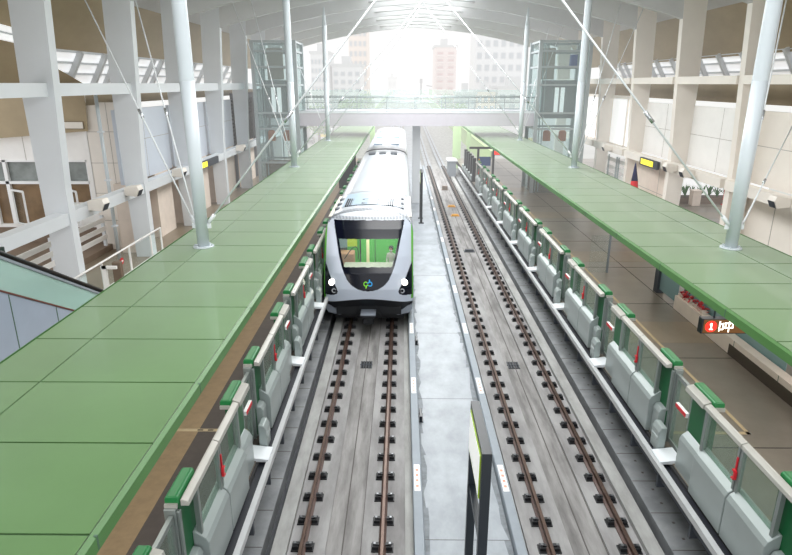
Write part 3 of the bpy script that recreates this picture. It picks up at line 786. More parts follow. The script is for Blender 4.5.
b = MB(); b.box(17.5, 18.0, 36.0, 36.5, PZ, PZ+.86); b.box(17.46, 18.04, 35.96, 36.54, PZ+.86, PZ+.94); solo(b, 'stone_pedestal', 'pier_beige', (17.75, 36.25, PZ), 'square beige pedestal standing in front of the planter', 'pedestal', bevel=.02)

# stairwell parapet, glass and things under the right canopy
b = MB(); b.box(8.95, 9.22, 9.0, 18.6, PZ, 1.56); b.mi = 1; b.box(8.93, 8.95, 9.0, 15.1, PZ, PZ+.30); b.mi = 2
for y in (11.0, 12.9, 14.9, 16.8): b.box(8.944, 8.95, y, y+.015, PZ+.30, 1.56)
struct(b.build('wall_stairwell', ['pier_beige', 'base_brown', 'seam']))
t = thing('glass_screen', (9.1, 18.7, PZ), 'glass screen with a dark post behind the right stair parapet', 'screen')
b = MB(); b.box(9.0, 9.25, 20.1, 20.4, PZ, 3.6); b.build('post', 'dark_grey', t)
b = MB(); b.box(9.08, 9.1, 18.7, 20.1, PZ+.15, 2.6); b.build('glass_pane', 'teal_glass', t)
b = MB(); b.box(9.27, 9.29, 13.2, 18.5, PZ, 2.6); b.build('glass_pane', 'teal_glass', t)
b = MB(); b.box(9.25, 9.32, 18.55, 18.65, PZ, 2.7); b.build('stile', 'dark_grey', t)
for i, (y, z) in enumerate(((18.15, 1.56), (17.2, 1.56))):
    b = MB(); c = Vector((9.08, y, z))
    for q in range(46):
        a = random.uniform(0, 2*PI); r = random.uniform(.03, .28); p = c + Vector((r*.5*math.cos(a), r*1.5*math.sin(a), random.uniform(.06, .25)))
        d = Vector((random.uniform(-1,1), random.uniform(-1,1), random.uniform(0,.6))).normalized()*.09; s_ = d.cross(Vector((0,0,1))).normalized()*.045
        b._f([b.bm.verts.new(v) for v in (p-d, p+s_, p+d, p-s_)])
    b.mi = 1; b.prism([(9.02, z), (9.14, z), (9.17, z+.1), (8.99, z+.1)], y-.35, y+.35)
    tag(b.build('red_flower_pot', ['poinsettia', 'pier_beige'], None, normals=False), ['red flower clump on the right parapet, further from the camera', 'red flower clump on the right parapet, nearer the hanging sign'][i], 'flowers', 'red flowers on the stair parapet')
t = thing('glass_partition', (7.9, 22.5, PZ), 'slim glass partition standing on the right platform floor', 'partition')
b = MB(); b.box(7.3, 8.0, 22.5, 22.53, PZ, 2.6); b.build('glass_pane', 'clear', t)
b = MB(); b.box(8.0, 8.06, 22.47, 22.56, PZ, 2.7); b.build('edge_post', 'aluminium', t)

# hanging LED sign with the writing
SY = 11.8
DZ = -.09
t = thing('led_sign', (6.7, SY, 3.5), 'hanging LED sign with a red circled 1 under the right canopy', 'sign')
b = MB(); b.box(6.22, 7.75, SY, SY+.16, 3.13+DZ, 3.47+DZ); b.build('casing', 'black_frame', t, bevel=.01)
b = MB(); b.box(6.26, 7.72, SY-.004, SY, 3.15+DZ, 3.45+DZ); b.build('led_panel', 'led_board', t)
for x in (6.5, 7.4):
    b = MB(); b.tube((x, SY+.08, 3.46+DZ), (x, SY+.08, CZ-.3), .02, n=8); b.build('hanger', 'dark_grey', t)
def ring(bb, cx, cz, r0, r1, y, a0=0, a1=2*PI, n=28):
    for i in range(n):
        t0 = a0+(a1-a0)*i/n; t1 = a0+(a1-a0)*(i+1)/n
        bb.quad((cx+r0*math.cos(t0), y, cz+r0*math.sin(t0)), (cx+r1*math.cos(t0), y, cz+r1*math.sin(t0)), (cx+r1*math.cos(t1), y, cz+r1*math.sin(t1)), (cx+r0*math.cos(t1), y, cz+r0*math.sin(t1)))
yy = SY - .008
b = MB(); ring(b, 6.42, 3.30+DZ, .085, .125, yy); b.mi = 1; ring(b, 6.42, 3.30+DZ, 0, .085, yy); b.mi = 2
b.quad((6.41, yy-.003, 3.24+DZ), (6.44, yy-.003, 3.24+DZ), (6.44, yy-.003, 3.37+DZ), (6.41, yy-.003, 3.37+DZ)); b.quad((6.385, yy-.003, 3.335+DZ), (6.41, yy-.003, 3.335+DZ), (6.44, yy-.003, 3.37+DZ), (6.41, yy-.003, 3.37+DZ)); b.quad((6.385, yy-.003, 3.225+DZ), (6.465, yy-.003, 3.225+DZ), (6.465, yy-.003, 3.245+DZ), (6.385, yy-.003, 3.245+DZ))
b.build('circled_number', ['led_red', 'led_red', 'led_white'], t, normals=False)
def bar(bb, x0, x1, z0, z1): bb.quad((x0, yy, z0+DZ), (x1, yy, z0+DZ), (x1, yy, z1+DZ), (x0, yy, z1+DZ))
b = MB()
bar(b, 6.585, 6.612, 3.19, 3.42); bar(b, 6.612, 6.66, 3.34, 3.365); bar(b, 6.66, 6.685, 3.22, 3.38); bar(b, 6.612, 6.66, 3.22, 3.245)
bar(b, 6.71, 6.735, 3.26, 3.385); bar(b, 6.86, 6.885, 3.26, 3.385); bar(b, 6.71, 6.885, 3.36, 3.385); bar(b, 6.71, 6.885, 3.26, 3.285); bar(b, 6.785, 6.81, 3.17, 3.43)
b.build('characters', 'led_white', t, normals=False)
t.location = (t.location[0]+.11, t.location[1], t.location[2]+.06)
t = thing('led_sign', (7.2, 47, 3.5), 'small lit red and white sign far along the right platform', 'sign')
b = MB(); b.box(6.9, 8.6, 45.9, 46.05, 3.0, 3.6); b.build('casing', 'dark_grey', t)
b = MB(); b.box(6.95, 7.4, 45.88, 45.9, 3.05, 3.55); b.build('red_panel', 'led_red', t)
b = MB(); b.box(7.4, 8.0, 45.88, 45.9, 3.05, 3.55); b.build('white_panel', 'sign_white', t)
for x in (7.1, 8.4):
    b = MB(); b.tube((x, 45.97, 3.6), (x, 45.97, CZ-.3), .025, n=6); b.build('hanger', 'dark_grey', t)

# black-framed stop boards on the walkway
def stop_board(x, y0, y1, zt, lab):
    t = thing('stop_board', (x, (y0+y1)/2, 0), lab, 'sign board', 'black framed boards on the walkway')
    for y in (y0, y1):
        b = MB(); b.box(x-.07, x+.07, y-.05, y+.05, 0, zt-.1); b.build('post', 'black_frame', t)
        b = MB(); b.box(x-.16, x+.16, y-.13, y+.13, 0, .025)
        for a in (-.12, .12):
            for c in (-.09, .09): b.tube((x+a, y+c, .02), (x+a, y+c, .06), .018, n=6)
        b.build('base_plate', 'dark_grey', t)
    b = MB(); b.box(x-.07, x+.07, y0-.05, y1+.05, zt-.1, zt); b.build('top_bar', 'black_frame', t)
    b = MB(); b.box(x-.05, x+.05, y0+.05, y1-.05, 1.62, 1.70); b.build('cross_bar', 'black_frame', t)
    bd = MB(); bd.box(x-.085, x-.03, y0+.05, y1-.05, 2.42, zt-.1); bo = bd.build('board', 'lime', t)
    b = MB(); b.box(x-.09, x-.085, y0+.09, y1-.09, 2.46, zt-.13); b.build('white_face', 'sign_white', bo)
stop_board(1.20, 7.25, 8.62, 3.24, 'black framed board with white face, nearest on the walkway')
stop_board(1.18, 36.0, 37.4, 3.1, 'black framed board on the walkway in front of the bridge pier')

# ------------------------------------------------------------------ train
T = thing('train', (TL, 20, 0), 'white two-car metro train with lit headlights on the left track', 'train')
OUT = [(1.50, .9), (1.50, 3.05), (1.44, 3.32), (1.28, 3.50), (.95, 3.62), (.5, 3.68), (0, 3.70)]
def ztop(x):
    x = abs(x)
    for (xa, za), (xb, zb) in zip(OUT[1:], OUT[2:]):
        if xb <= x <= xa: return za + (zb-za)*(xa-x)/(xa-xb)
    return 3.70
def interp(tab, v):
    if v <= tab[0][0]: return tab[0][1]
    for (a, fa), (c, fc) in zip(tab, tab[1:]):
        if v <= c: return fa + (fc-fa)*(v-a)/(c-a)
    return tab[-1][1]
FY = [(.6, 20.05), (.95, 20.0), (1.4, 20.02), (1.9, 20.16), (2.4, 20.42), (2.85, 20.74), (3.2, 21.02), (3.45, 21.28), (3.6, 21.5), (3.7, 21.75)]
def fy(x, z): return interp(FY, z) + .42*abs(x/1.5)**5
UW = [(1.345, 0), (1.36, .16), (1.41, .34), (1.52, .53), (1.69, .68), (1.92, .80), (2.15, .885), (2.43, .965), (2.86, 1.06), (3.3, 1.17), (3.7, 1.24)]
def zlow(x): return 1.08 - .19*(abs(x)/1.5)**1.8
def in_u(x, z): return z > 1.345 and abs(x) < interp(UW, z)
def in_poly(x, z, P):
    c = False; j = len(P)-1
    for i in range(len(P)):
        if (P[i][1] > z) != (P[j][1] > z) and x < (P[j][0]-P[i][0])*(z-P[i][1])/(P[j][1]-P[i][1]) + P[i][0]: c = not c
        j = i
    return c
LAMPP = [(1.46, 2.2), (1.40, 2.1), (1.24, 1.74), (1.06, 1.46), (1.0, 1.32), (1.05, 1.22), (1.18, 1.18), (1.46, 1.14)]
nu, nv = 168, 150
P = [[None]*(nu+1) for _ in range(nv+1)]
for j in range(nv+1):
    for i in range(nu+1):
        x = -1.5 + 3*i/nu; z0 = zlow(x); z = z0 + (ztop(x)-z0)*j/nv
        P[j][i] = (x, z)
regions = {}
for j in range(nv):
    for i in range(nu):
        x = (P[j][i][0] + P[j][i+1][0] + P[j+1][i][0] + P[j+1][i+1][0])/4
        z = (P[j][i][1] + P[j][i+1][1] + P[j+1][i][1] + P[j+1][i+1][1])/4
        if in_u(x, z):
            r = 'cap' if z > 3.46 else 'clear' if 2.1 < z < 2.92 and abs(x) < interp(UW, z)-.08 else ('band' if z >= 2.92 else 'dark')
        elif in_poly(abs(x), z, LAMPP): r = 'lampl' if x < 0 else 'lampr'
        elif abs(x) > 1.43 and z > 1.0: r = 'edge'
        else: r = 'white'
        regions.setdefault(r, []).append((i, j))
def region(name, m, keys, parent=T):
    b = MB(); vv = {}
    def V(i, j):
        if (i, j) not in vv:
            x, z = P[j][i]; vv[(i, j)] = b.bm.verts.new((TL+x, fy(x, z), z))
        return vv[(i, j)]
    for k in keys:
        for i, j in regions.get(k, []):
            f = b._f([V(i, j), V(i+1, j), V(i+1, j+1), V(i, j+1)]); f.smooth = True
    return b.build(name, m, parent, normals=False)
region('front_mask', 'train_mask', ['white'])
wind = region('windscreen', 'wind', ['clear'])
region('windscreen_surround', 'train_black', ['dark'])
region('front_hood', 'train_black', ['band'])
hl = region('headlight', 'train_black', ['lampl']); hr = region('headlight', 'train_black', ['lampr'])
region('front_edge', 'train_green', ['edge']); region('roof_brow', 'train_white', ['cap'])
for s, h in ((-1, hl), (1, hr)):
    x = 1.20*s
    b = MB(); b.ball((TL+x, fy(x, 1.6)-.01, 1.60), .11, sy=.45); b.build('lamp_bulb', 'lamp', h)
    b = MB(); x2 = 1.13*s
    for i in range(20):
        t0, t1 = 2*PI*i/20, 2*PI*(i+1)/20; c = Vector((TL+x2, fy(x2, 1.35)-.02, 1.34))
        b.quad(c+Vector((.045*math.cos(t0), 0, .045*math.sin(t0))), c+Vector((.085*math.cos(t0), 0, .085*math.sin(t0))), c+Vector((.085*math.cos(t1), 0, .085*math.sin(t1))), c+Vector((.045*math.cos(t1), 0, .045*math.sin(t1))))
    b.build('marker_ring', 'lamp_ring', h)
# emblem on the dark nose
def emb(pts, w, bb):
    for (x0, z0), (x1, z1) in zip(pts, pts[1:]):
        d = Vector((x1-x0, 0, z1-z0)).normalized(); n_ = Vector((-d.z, 0, d.x))*w
        q = []
        for (x, z), sg in (((x0, z0), 1), ((x0, z0), -1), ((x1, z1), -1), ((x1, z1), 1)):
            p = Vector((x, 0, z)) + n_*sg; q.append((TL+p.x, fy(p.x, p.z)-.012, p.z))
        bb.quad(*q)
ez = 1.585
arc = lambda cx, cz, r, a0, a1, n=14: [(cx+r*math.cos(math.radians(a0+(a1-a0)*i/n)), cz+r*math.sin(math.radians(a0+(a1-a0)*i/n))) for i in range(n+1)]
b = MB(); emb(arc(-.07, ez, .064, 40, 300) + [(-.02, ez-.04), (.01, ez-.02)], .017, b); emb([(-.05, ez-.07), (-.065, ez-.14)], .02, b); emblem = b.build('emblem', 'logo_green', T, normals=False)
b = MB(); emb([(-.03, ez+.03), (.0, ez+.02)] + arc(.07, ez, .064, 130, -140), .017, b); emb([(.04, ez+.07), (.06, ez+.14)], .02, b); b.build('blue_swirl', 'logo_blue', emblem, normals=False)
# bumper, skirts, coupler
b = MB()
rows = []
for tt in (0, .5, 1): rows.append([(TL + x, fy(x, .8) + .06 + .25*tt, zlow(x) - .005 - tt*.34) for x in [(-1.48 + 2.96*i/24) for i in range(25)]])
b.grid(rows); b.box(TL-1.1, TL+1.1, 20.35, 20.7, .42, .75); b.build('bumper', 'train_dark', T)
for s in (-1, 1):
    b = MB(); b.prism([(TL+s*1.47, .78), (TL+s*1.30, .70), (TL+s*.88, .40), (TL+s*1.0, .36), (TL+s*1.38, .46), (TL+s*1.47, .6)], 20.42, 20.62); b.build('skirt', 'skirt', T, bevel=.02)
b = MB(); b.box(TL-.23, TL+.23, 19.82, 20.5, .46, .56); b.box(TL-.18, TL+.18, 19.85, 20.4, .24, .46); b.tube((TL-.08, 19.78, .36), (TL-.08, 19.9, .36), .07, n=14); b.box(TL+.02, TL+.16, 19.80, 19.86, .28, .44); cp = b.build('coupler', 'train_dark', T, bevel=.015)
b = MB(); b.box(TL-.25, TL+.25, 19.80, 20.45, .56, .59); b.build('coupler_cover', 'skirt', cp)
for s in (-1, 1):
    b = MB(); b.path([(TL+s*(.25+.2*math.sin(a*PI/8)), 20.2, .62-.3*math.sin(a*PI/8)+.02*a) for a in range(9)], .015, n=6); b.build('hose', 'train_dark', cp)
b = MB(); b.box(TL-1.2, TL+1.2, 20.8, 42, .12, .5); b.build('underframe', 'train_dark', T)
for y in (23, 25.2, 37, 39.2):
    for s in (-1, 1):
        b = MB(); b.tube((TL+s*.70, y, .40), (TL+s*.80, y, .40), .40, n=24); b.build('wheel', 'train_dark', T)
# car bodies
full = [(-x, z) for x, z in OUT] + [(x, z) for x, z in OUT[::-1][1:]]
def fine(pts, n=4):
    o = []
    for (x0, z0), (x1, z1) in zip(pts, pts[1:]):
        for i in range(n): o.append((x0+(x1-x0)*i/n, z0+(z1-z0)*i/n))
    return o + [pts[-1]]
prof = [(-1.42, .35), (-1.5, .6)] + fine(full) + [(1.5, .6), (1.42, .35)]
def body(name, y0f, y1, m, pr=prof):
    b = MB(); b.grid([[(TL+x, y0f(x, z), z) for x, z in pr], [(TL+x, y1, z) for x, z in pr]]); return b.build(name, m, T)
body('car_body', lambda x, z: fy(x, max(z, .8)) + 1.15, 42.4, 'train_white')
sidepr = [(1.42, .35), (1.5, .6), (1.5, .9), (1.5, 3.05)]
for s in (-1, 1):
    b = MB(); pr = [(s*1.5, .5 + 2.55*i/16) for i in range(17)]
    b.grid([[(TL+x, fy(x, max(z, .8)), z) for x, z in pr], [(TL+x*1.003, fy(x, max(z, .8)) + 1.15, z) for x, z in pr]])
    sp = b.build('side_cheek', 'train_green', T)
    b = MB(); pr = [(s*1.504, .5 + 1.2*i/10) for i in range(11)]
    b.grid([[(TL+x, fy(1.5, max(z, .8))-.005, z) for x, z in pr], [(TL+x, fy(1.5, max(z, .8)) + 1.16, z) for x, z in pr]]); b.build('black_cheek', 'train_black', sp)
def endcap(y, name='car_end'):
    b = MB(); b.poly([(TL+x, y, z) for x, z in prof]); return b.build(name, 'train_grille', T)
endcap(42.4)
cp2 = [(x*.97, z*.985) for x, z in prof]
body('gangway', lambda x, z: 42.35, 43.3, 'train_dark', [(x*.93, z*.96) for x, z in prof])
body('rear_car_body', lambda x, z: 43.2, 64.5, 'train_white'); endcap(43.2); endcap(64.5)
for s in (-1, 1):                                            # doors and windows on the sides
    for y0 in (25.0, 30.2, 35.4, 46.0, 51.2, 56.4):
        b = MB(); a = sorted((TL+s*1.495, TL+s*1.512)); b.box(a[0], a[1], y0, y0+1.4, .95, 2.9); dr = b.build('side_door', 'train_green', T)
        b = MB(); a = sorted((TL+s*1.51, TL+s*1.52))
        for q in (.12, .76): b.box(a[0], a[1], y0+q, y0+q+.52, 1.7, 2.7)
        b.build('door_glass', 'train_black', dr)
    for y0 in (27.0, 32.2, 37.5, 48, 53.2):
        b = MB(); a = sorted((TL+s*1.495, TL+s*1.508)); b.box(a[0], a[1], y0, y0+2.6, 1.75, 2.75); b.build('side_window', 'train_black', T)
# roof cap behind the hood: ribbed front band, hatch with grilles, roof seams
cap = [(x*.985, z) for x, z in fine(full) if z > 3.04]
def onroof(x): return ztop(x)
b = MB()
pr = [(x, z) for x, z in fine(full, 6) if z > 3.0]
b.grid([[(TL+x, fy(x, z)-.01, z+.003) for x, z in pr], [(TL+x, fy(x, z) + 1.2, z+.006) for x, z in pr]]); rc = b.build('roof_cap', 'train_white', T)
b = MB()
for i in range(58):
    x = -1.42 + 2.84*i/57; y0 = fy(x, ztop(x)) + .02
    zz = min(3.48, ztop(x)-.03); b.beam((TL+x, fy(x, zz)-.005, zz+.005), (TL+x, y0+.02, ztop(x)), .024, .03); b.beam((TL+x, y0, ztop(x)+.005), (TL+x, y0+.4, ztop(x)+.012), .024, .03)
b.build('front_grille', 'train_grille', rc)
n = 20
b = MB()
b.grid([[(TL-1.08+2.16*i/n, 22.75, ztop(-1.08+2.16*i/n)+.032) for i in range(n+1)], [(TL-1.08+2.16*i/n, 25.3, ztop(-1.08+2.16*i/n)+.032) for i in range(n+1)]]); hatch = b.build('roof_hatch', 'hatch_blue', T)
for xc in (-.72, .60):
    b = MB()
    for i in range(6):
        for j in range(6): b.box(TL+xc-.22+i*.075, TL+xc-.17+i*.075, 22.75+j*.24, 22.92+j*.24, 3.62, ztop(xc)+.035)
    b.build('grille', 'train_dark', hatch)
for yy_ in (23.0, 23.75):
    b = MB()
    for i in range(24):
        t0, t1 = 2*PI*i/24, 2*PI*(i+1)/24
        for x_ in (-.2, .12):
            b.quad(*[(TL+x_+r*math.cos(t), yy_+r*1.1*math.sin(t), ztop(.1)+.03) for r, t in ((.10, t0), (.17, t0), (.17, t1), (.10, t1))])
    b.build('fan_ring', 'train_grille', hatch)
for yy_ in (22.7, 23.6, 24.6):
    for x_ in (-1.22, 1.1): b = MB(); b.box(TL+x_-.08, TL+x_+.08, yy_, yy_+.3, 3.3, ztop(x_)+.04); b.build('vent', 'train_grille', hatch)
for y in (25.75, 41.0):
    b = MB(); pr2 = fine(full, 6); b.grid([[(TL+x*1.004, y, z+.012) for x, z in pr2], [(TL+x*1.004, y+.07, z+.012) for x, z in pr2]]); b.build('roof_seam', 'train_grille', T)
for x_ in (-.75, -.1, .6): b = MB(); b.box(TL+x_-.2, TL+x_+.2, 39.6, 40.7, 3.5, 3.74); b.build('rear_vent', 'train_grille', T)
for x_ in (-.6, .6):
    for y in (46, 52, 58): b = MB(); b.box(TL+x_-.3, TL+x_+.3, y, y+1.2, 3.4, 3.74); b.build('rear_vent', 'hatch_blue', T)
# cab interior
b = MB(); b.box(TL-1.42, TL+1.42, 20.9, 26.0, .95, 1.0); b.build('saloon_floor', 'in_floor', T)
b = MB(); b.box(TL-.42, TL+.98, 23.2, 23.3, 1.0, 3.3); b.box(TL-.98, TL-.5, 23.6, 23.7, 1.0, 3.3); b.box(TL+.9, TL+1.45, 22.9, 23.0, 1.0, 3.3); b.mi = 1; b.box(TL+.10, TL+.125, 23.17, 23.2, 1.0, 3.2); b.build('green_partition', ['in_green', 'train_dark'], T)
b = MB(); b.box(TL-1.45, TL-.55, 23.0, 23.1, 2.1, 3.3); b.build('lime_panel', 'in_lime', T)
b = MB(); b.box(TL-1.45, TL-.62, 22.3, 22.9, 1.2, 2.0); b.build('control_desk', 'in_pink', T, bevel=.04)
b = MB(); b.box(TL-1.2, TL-.85, 22.25, 22.3, 2.25, 2.6); b.build('screen', 'hatch_blue', T)
b = MB(); b.tube((TL-.15, 23.0, 1.0), (TL-.15, 23.0, 3.4), .06, n=12); b.build('grab_pole', 'in_pole', T)
b = MB(); b.prism([(20.65, 1.0), (20.65, 1.84), (20.95, 1.96), (21.4, 1.96), (21.4, 1.0)], TL-.88, TL+.88, 'x'); b.build('dashboard', 'in_cream', T, bevel=.03)
b = MB(); b.path([(TL-.95+.5*math.sin(a*PI/14), 22.2, 1.85+.45*math.sin(a*PI/8)) for a in range(9)], .015, n=6); b.build('cable', 'train_dark', T)
b = MB(); b.box(TL-1.45, TL+1.45, 22.0, 26.0, 3.42, 3.45); b.build('ceiling_panel', 'in_cream', T)
lamp = bpy.data.lights.new('cab_light', 'AREA'); lamp.energy = 30; lamp.size = 1.6; lo_ = bpy.data.objects.new('cab_light', lamp); C.objects.link(lo_); lo_.location = (TL, 21.5, 3.5)
T.location = (-1.15, 19.3, 0); T.scale = (1.033, 1, 1.04)

# ------------------------------------------------------------------ person in the cab
def skin_fig(name, joints, edges, m, parent):
    me = bpy.data.meshes.new(name); me.from_pydata([j[0] for j in joints], edges, []); me.update()
    o = bpy.data.objects.new(name, me); C.objects.link(o); me.materials.append(M[m])
    sk = o.modifiers.new('skin', 'SKIN'); sk.use_smooth_shade = True
    if not me.skin_vertices: bpy.context.view_layer.update()
    if me.skin_vertices:
        for i, j in enumerate(joints):
            r = j[1] if isinstance(j[1], tuple) else (j[1], j[1]); me.skin_vertices[0].data[i].radius = r
        me.skin_vertices[0].data[0].use_root = True
    su = o.modifiers.new('sub', 'SUBSURF'); su.levels = 1; su.render_levels = 2
    o.parent = parent; return o
px_, py_, pz_ = -.40, 21.6, .98
per = bpy.data.objects.new('person', None); C.objects.link(per); per.location = (px_, py_, pz_); per.rotation_euler = (0, 0, math.radians(-18)); per.scale = (.80, .80, .80)
tag(per, 'person in a pale top and face mask standing inside the train cab', 'person')
J = [((0,0,.88),(.13,.10)), ((0,0,1.05),(.125,.09)), ((0,0,1.24),(.15,.10)), ((0,0,1.38),(.13,.08)), ((0,0,1.46),(.05,.05)), ((0,-.01,1.52),(.05,.05)),
     ((.16,0,1.38),.058), ((.21,-.02,1.12),.043), ((.13,-.22,1.02),.034), ((.09,-.28,1.02),.028),
     ((-.16,0,1.38),.058), ((-.21,-.02,1.12),.043), ((-.13,-.22,1.02),.034), ((-.09,-.28,1.02),.028),
     ((.09,0,.80),.095), ((.095,-.01,.46),.062), ((.095,.01,.08),.04), ((.10,-.16,.03),.035),
     ((-.09,0,.80),.095), ((-.095,-.01,.46),.062), ((-.095,.01,.08),.04), ((-.10,-.16,.03),.035)]
E_ = [(0,1),(1,2),(2,3),(3,4),(4,5),(3,6),(6,7),(7,8),(8,9),(3,10),(10,11),(11,12),(12,13),(0,14),(14,15),(15,16),(16,17),(0,18),(18,19),(19,20),(20,21)]
J = [(Vector(a), r) for a, r in J]
skin_fig('clothes', J, E_, 'shirt', per)
b = MB(); b.ball((0, -.01, 1.63), .105, sx=.86, sy=.98, sz=1.18, nu=20, nv=14); b.ball((0, -.115, 1.62), .018, sz=1.5); b.ball((.092, 0, 1.62), .022, sx=.5, sz=1.4); b.ball((-.092, 0, 1.62), .022, sx=.5, sz=1.4); b.tube((0, 0, 1.46), (0, 0, 1.56), .05, n=12)
head = b.build('head', 'skin', per)
b = MB(); b.ball((.035, -.098, 1.65), .012); b.ball((-.035, -.098, 1.65), .012); b.build('eye', 'hair', head)
b = MB(); b.ball((0, -.06, 1.585), .072, sy=.85, sz=.8); b.build('face_mask', 'cloth_mask', head)
b = MB(); b.ball((0, .012, 1.668), .122, sx=.94, sy=1.0, sz=1.05, nu=20, nv=14)
for v in b.bm.verts[:]:
    if v.co.y < -.05 and v.co.z < 1.68: v.co.y = -.05
b.build('hair', 'hair', head)
for s in (-1, 1):
    hb = MB(); hb.ball((s*.085, -.315, 1.02), .04, sx=.75, sy=1.05, sz=.5)
    for f_ in range(4):
        x = s*(.085 - .028 + f_*.018); L = (.055, .068, .064, .05)[f_]
        hb.tube((x, -.345, 1.025), (x, -.345-L*.55, 1.015), .0085, n=6); hb.tube((x, -.345-L*.55, 1.015), (x, -.345-L*.8, .985), .0085, .007, n=6)
    hb.tube((s*.06, -.31, 1.03), (s*.03, -.345, 1.035), .010, .008, n=6)
    hb.build('hand', 'skin', per)

# ------------------------------------------------------------------ footbridge
BY0, BY1 = 41.0, 45.0
b = MB(); b.box(-6.9, 8.7, BY0, BY1, 5.45, 6.36); b.mi = 1; b.box(-6.9, 8.7, BY0-.03, BY0, 6.28, 6.40)
struct(b.build('floor_footbridge', ['bridge_face', 'white_steel']))
b = MB(); b.box(.72, 1.26, 42.6, 43.4, -.1, 5.45); struct(b.build('pillar_footbridge', 'white_steel'))
for y, lab in ((BY0+.08, 'clear glass balustrade along the near edge of the footbridge'), (BY1-.08, 'clear glass balustrade along the far edge of the footbridge')):
    t = thing('glass_balustrade', (XC-.3, y, 6.36), lab, 'balustrade', 'balustrades of the footbridge')
    b = MB(); b.box(-6.9, 8.7, y-.006, y+.006, 6.5, 7.75); b.build('glass_pane', 'clear', t)
    b = MB(); b.tube((-6.9, y-.05, 7.28), (8.7, y-.05, 7.28), .03, n=8); b.build('handrail', 'lift_steel', t)
    b = MB(); b.tube((-6.9, y-.05, 6.95), (8.7, y-.05, 6.95), .02, n=8); b.build('lower_rail', 'lift_steel', t)
    b = MB(); b.box(-6.9, 8.7, y-.03, y+.03, 6.36, 6.44); b.build('base_channel', 'lift_steel', t)
    for k in range(9):
        x = -6.85 + 15.5*k/8
        b = MB(); b.beam((x, y, 6.4), (x, y, 7.3), .04, .06, up=(0, 1, 0)); b.build('post', 'lift_steel', t)

# ------------------------------------------------------------------ lift shafts
def lift(x0, x1, lab, mir):
    y0, y1 = 40.6, 43.4; zt = 10.75
    t = thing('lift_shaft', ((x0+x1)/2, (y0+y1)/2, PZ), lab, 'lift', 'glass lift shafts at the footbridge')
    for x in (x0, x1):
        for y in (y0, y1):
            b = MB(); b.box(x-.11, x+.11, y-.11, y+.11, PZ, zt); b.build('corner_post', 'lift_steel', t)
    for z in (3.1, 5.3, 6.3, 8.05, 9.15, 10.1, zt-.08):
        b = MB()
        for y in (y0, y1): b.box(x0, x1, y-.05, y+.05, z-.06, z+.06)
        for x in (x0, x1): b.box(x-.05, x+.05, y0, y1, z-.06, z+.06)
        b.build('ring_beam', 'lift_steel', t)
    for y in (y0, y1):
        b = MB(); b.box(x0, x1, y-.01, y+.01, PZ, zt); b.build('glass_wall', 'lift_glass', t)
    for x in (x0, x1):
        b = MB(); b.box(x-.01, x+.01, y0, y1, PZ, zt); b.build('glass_wall', 'lift_glass', t)
    xm = (x0+x1)/2
    cabm = MB(); cabm.box(x0+.35, x1-.5, y0+.45, y1-.4, 5.95, 8.35); cab = cabm.build('lift_cab', 'lift_cab', t)
    for q in (-.32, .06):
        b = MB(); b.box(xm+q-.06, xm+q+.2, y0+.42, y0+.45, 6.3, 7.9); b.build('cab_window', 'louver_white', cab)
    b = MB(); b.box(x0+.4, x0+1.5, y1-.5, y1-.4, 8.4, 10.4); b.build('back_panel', 'lift_panel', t)
    b = MB(); xx = x1-.55 if mir < 0 else x1-1.1; b.box(xx, xx+.4, y0+.3, y0+.7, 9.2, 9.9); b.build('motor_box', 'lift_blue', t)
    for x in (x0+.3, x0+.5, x1-.35, x1-.6):
        b = MB(); b.box(x-.03, x+.03, y0+.25, y0+.31, PZ, 10.6); b.build('guide_rail', 'lift_steel', t)
    b = MB()
    for x in (xm-.85, xm+.2): b.prism([(x, 4.45), (x+.5, 4.45), (x+.5, 5.0), (x+.4, 5.15), (x+.08, 5.15), (x, 5.05)], y0+.8, y0+.95)
    b.build('orange_board', 'lift_orange', t, bevel=.03)
    b = MB(); b.box(x0+.2, x1-.2, y0+.5, y1-.5, PZ, 3.0); b.build('door_block', 'brown_panel', t)
lift(-9.55, -6.85, 'steel and glass lift shaft at the left end of the footbridge', -1)
lift(8.75, 11.9, 'steel and glass lift shaft at the right end of the footbridge', 1)

# ------------------------------------------------------------------ outside: guideway, barriers, trees, buildings
G0, G1 = 62.0, 330.0
def gz(y): return max(0, (y-75))*.0125
b = MB()
ys = [62, 75, 120, 180, 250, 330]
def strip(x0, x1, z, mi):
    b.mi = mi
    for a, c in zip(ys, ys[1:]): b.quad((x0, a, gz(a)+z), (x1, a, gz(a)+z), (x1, c, gz(c)+z), (x0, c, gz(c)+z))
strip(-6.4, 9.2, -.45, 0)
for x in (TL-.75, TL+.75, TR-.75, TR+.75): strip(x-.35, x+.35, -.2, 1); strip(x-.04, x+.04, -.12, 2)
strip(.38, 2.06, -.1, 1)
struct(b.build('floor_guideway', ['concrete_ledge', 'walkway', 'rail']))
for x, lab in ((-6.4, 'pale green parapet along the left of the outdoor guideway'), (9.2, 'pale green parapet along the right of the outdoor guideway')):
    b = MB()
    for a, c in zip(ys, ys[1:]):
        for xx in (x-.12, x+.12): b.quad((xx, a, gz(a)-1.5), (xx, c, gz(c)-1.5), (xx, c, gz(c)+1.6), (xx, a, gz(a)+1.6))
        b.quad((x-.2, a, gz(a)+1.6), (x+.2, a, gz(a)+1.6), (x+.2, c, gz(c)+1.6), (x-.2, c, gz(c)+1.6))
    solo(b, 'parapet', 'guide_green', (x, 62, 0), lab, 'parapet', 'guideway parapets')
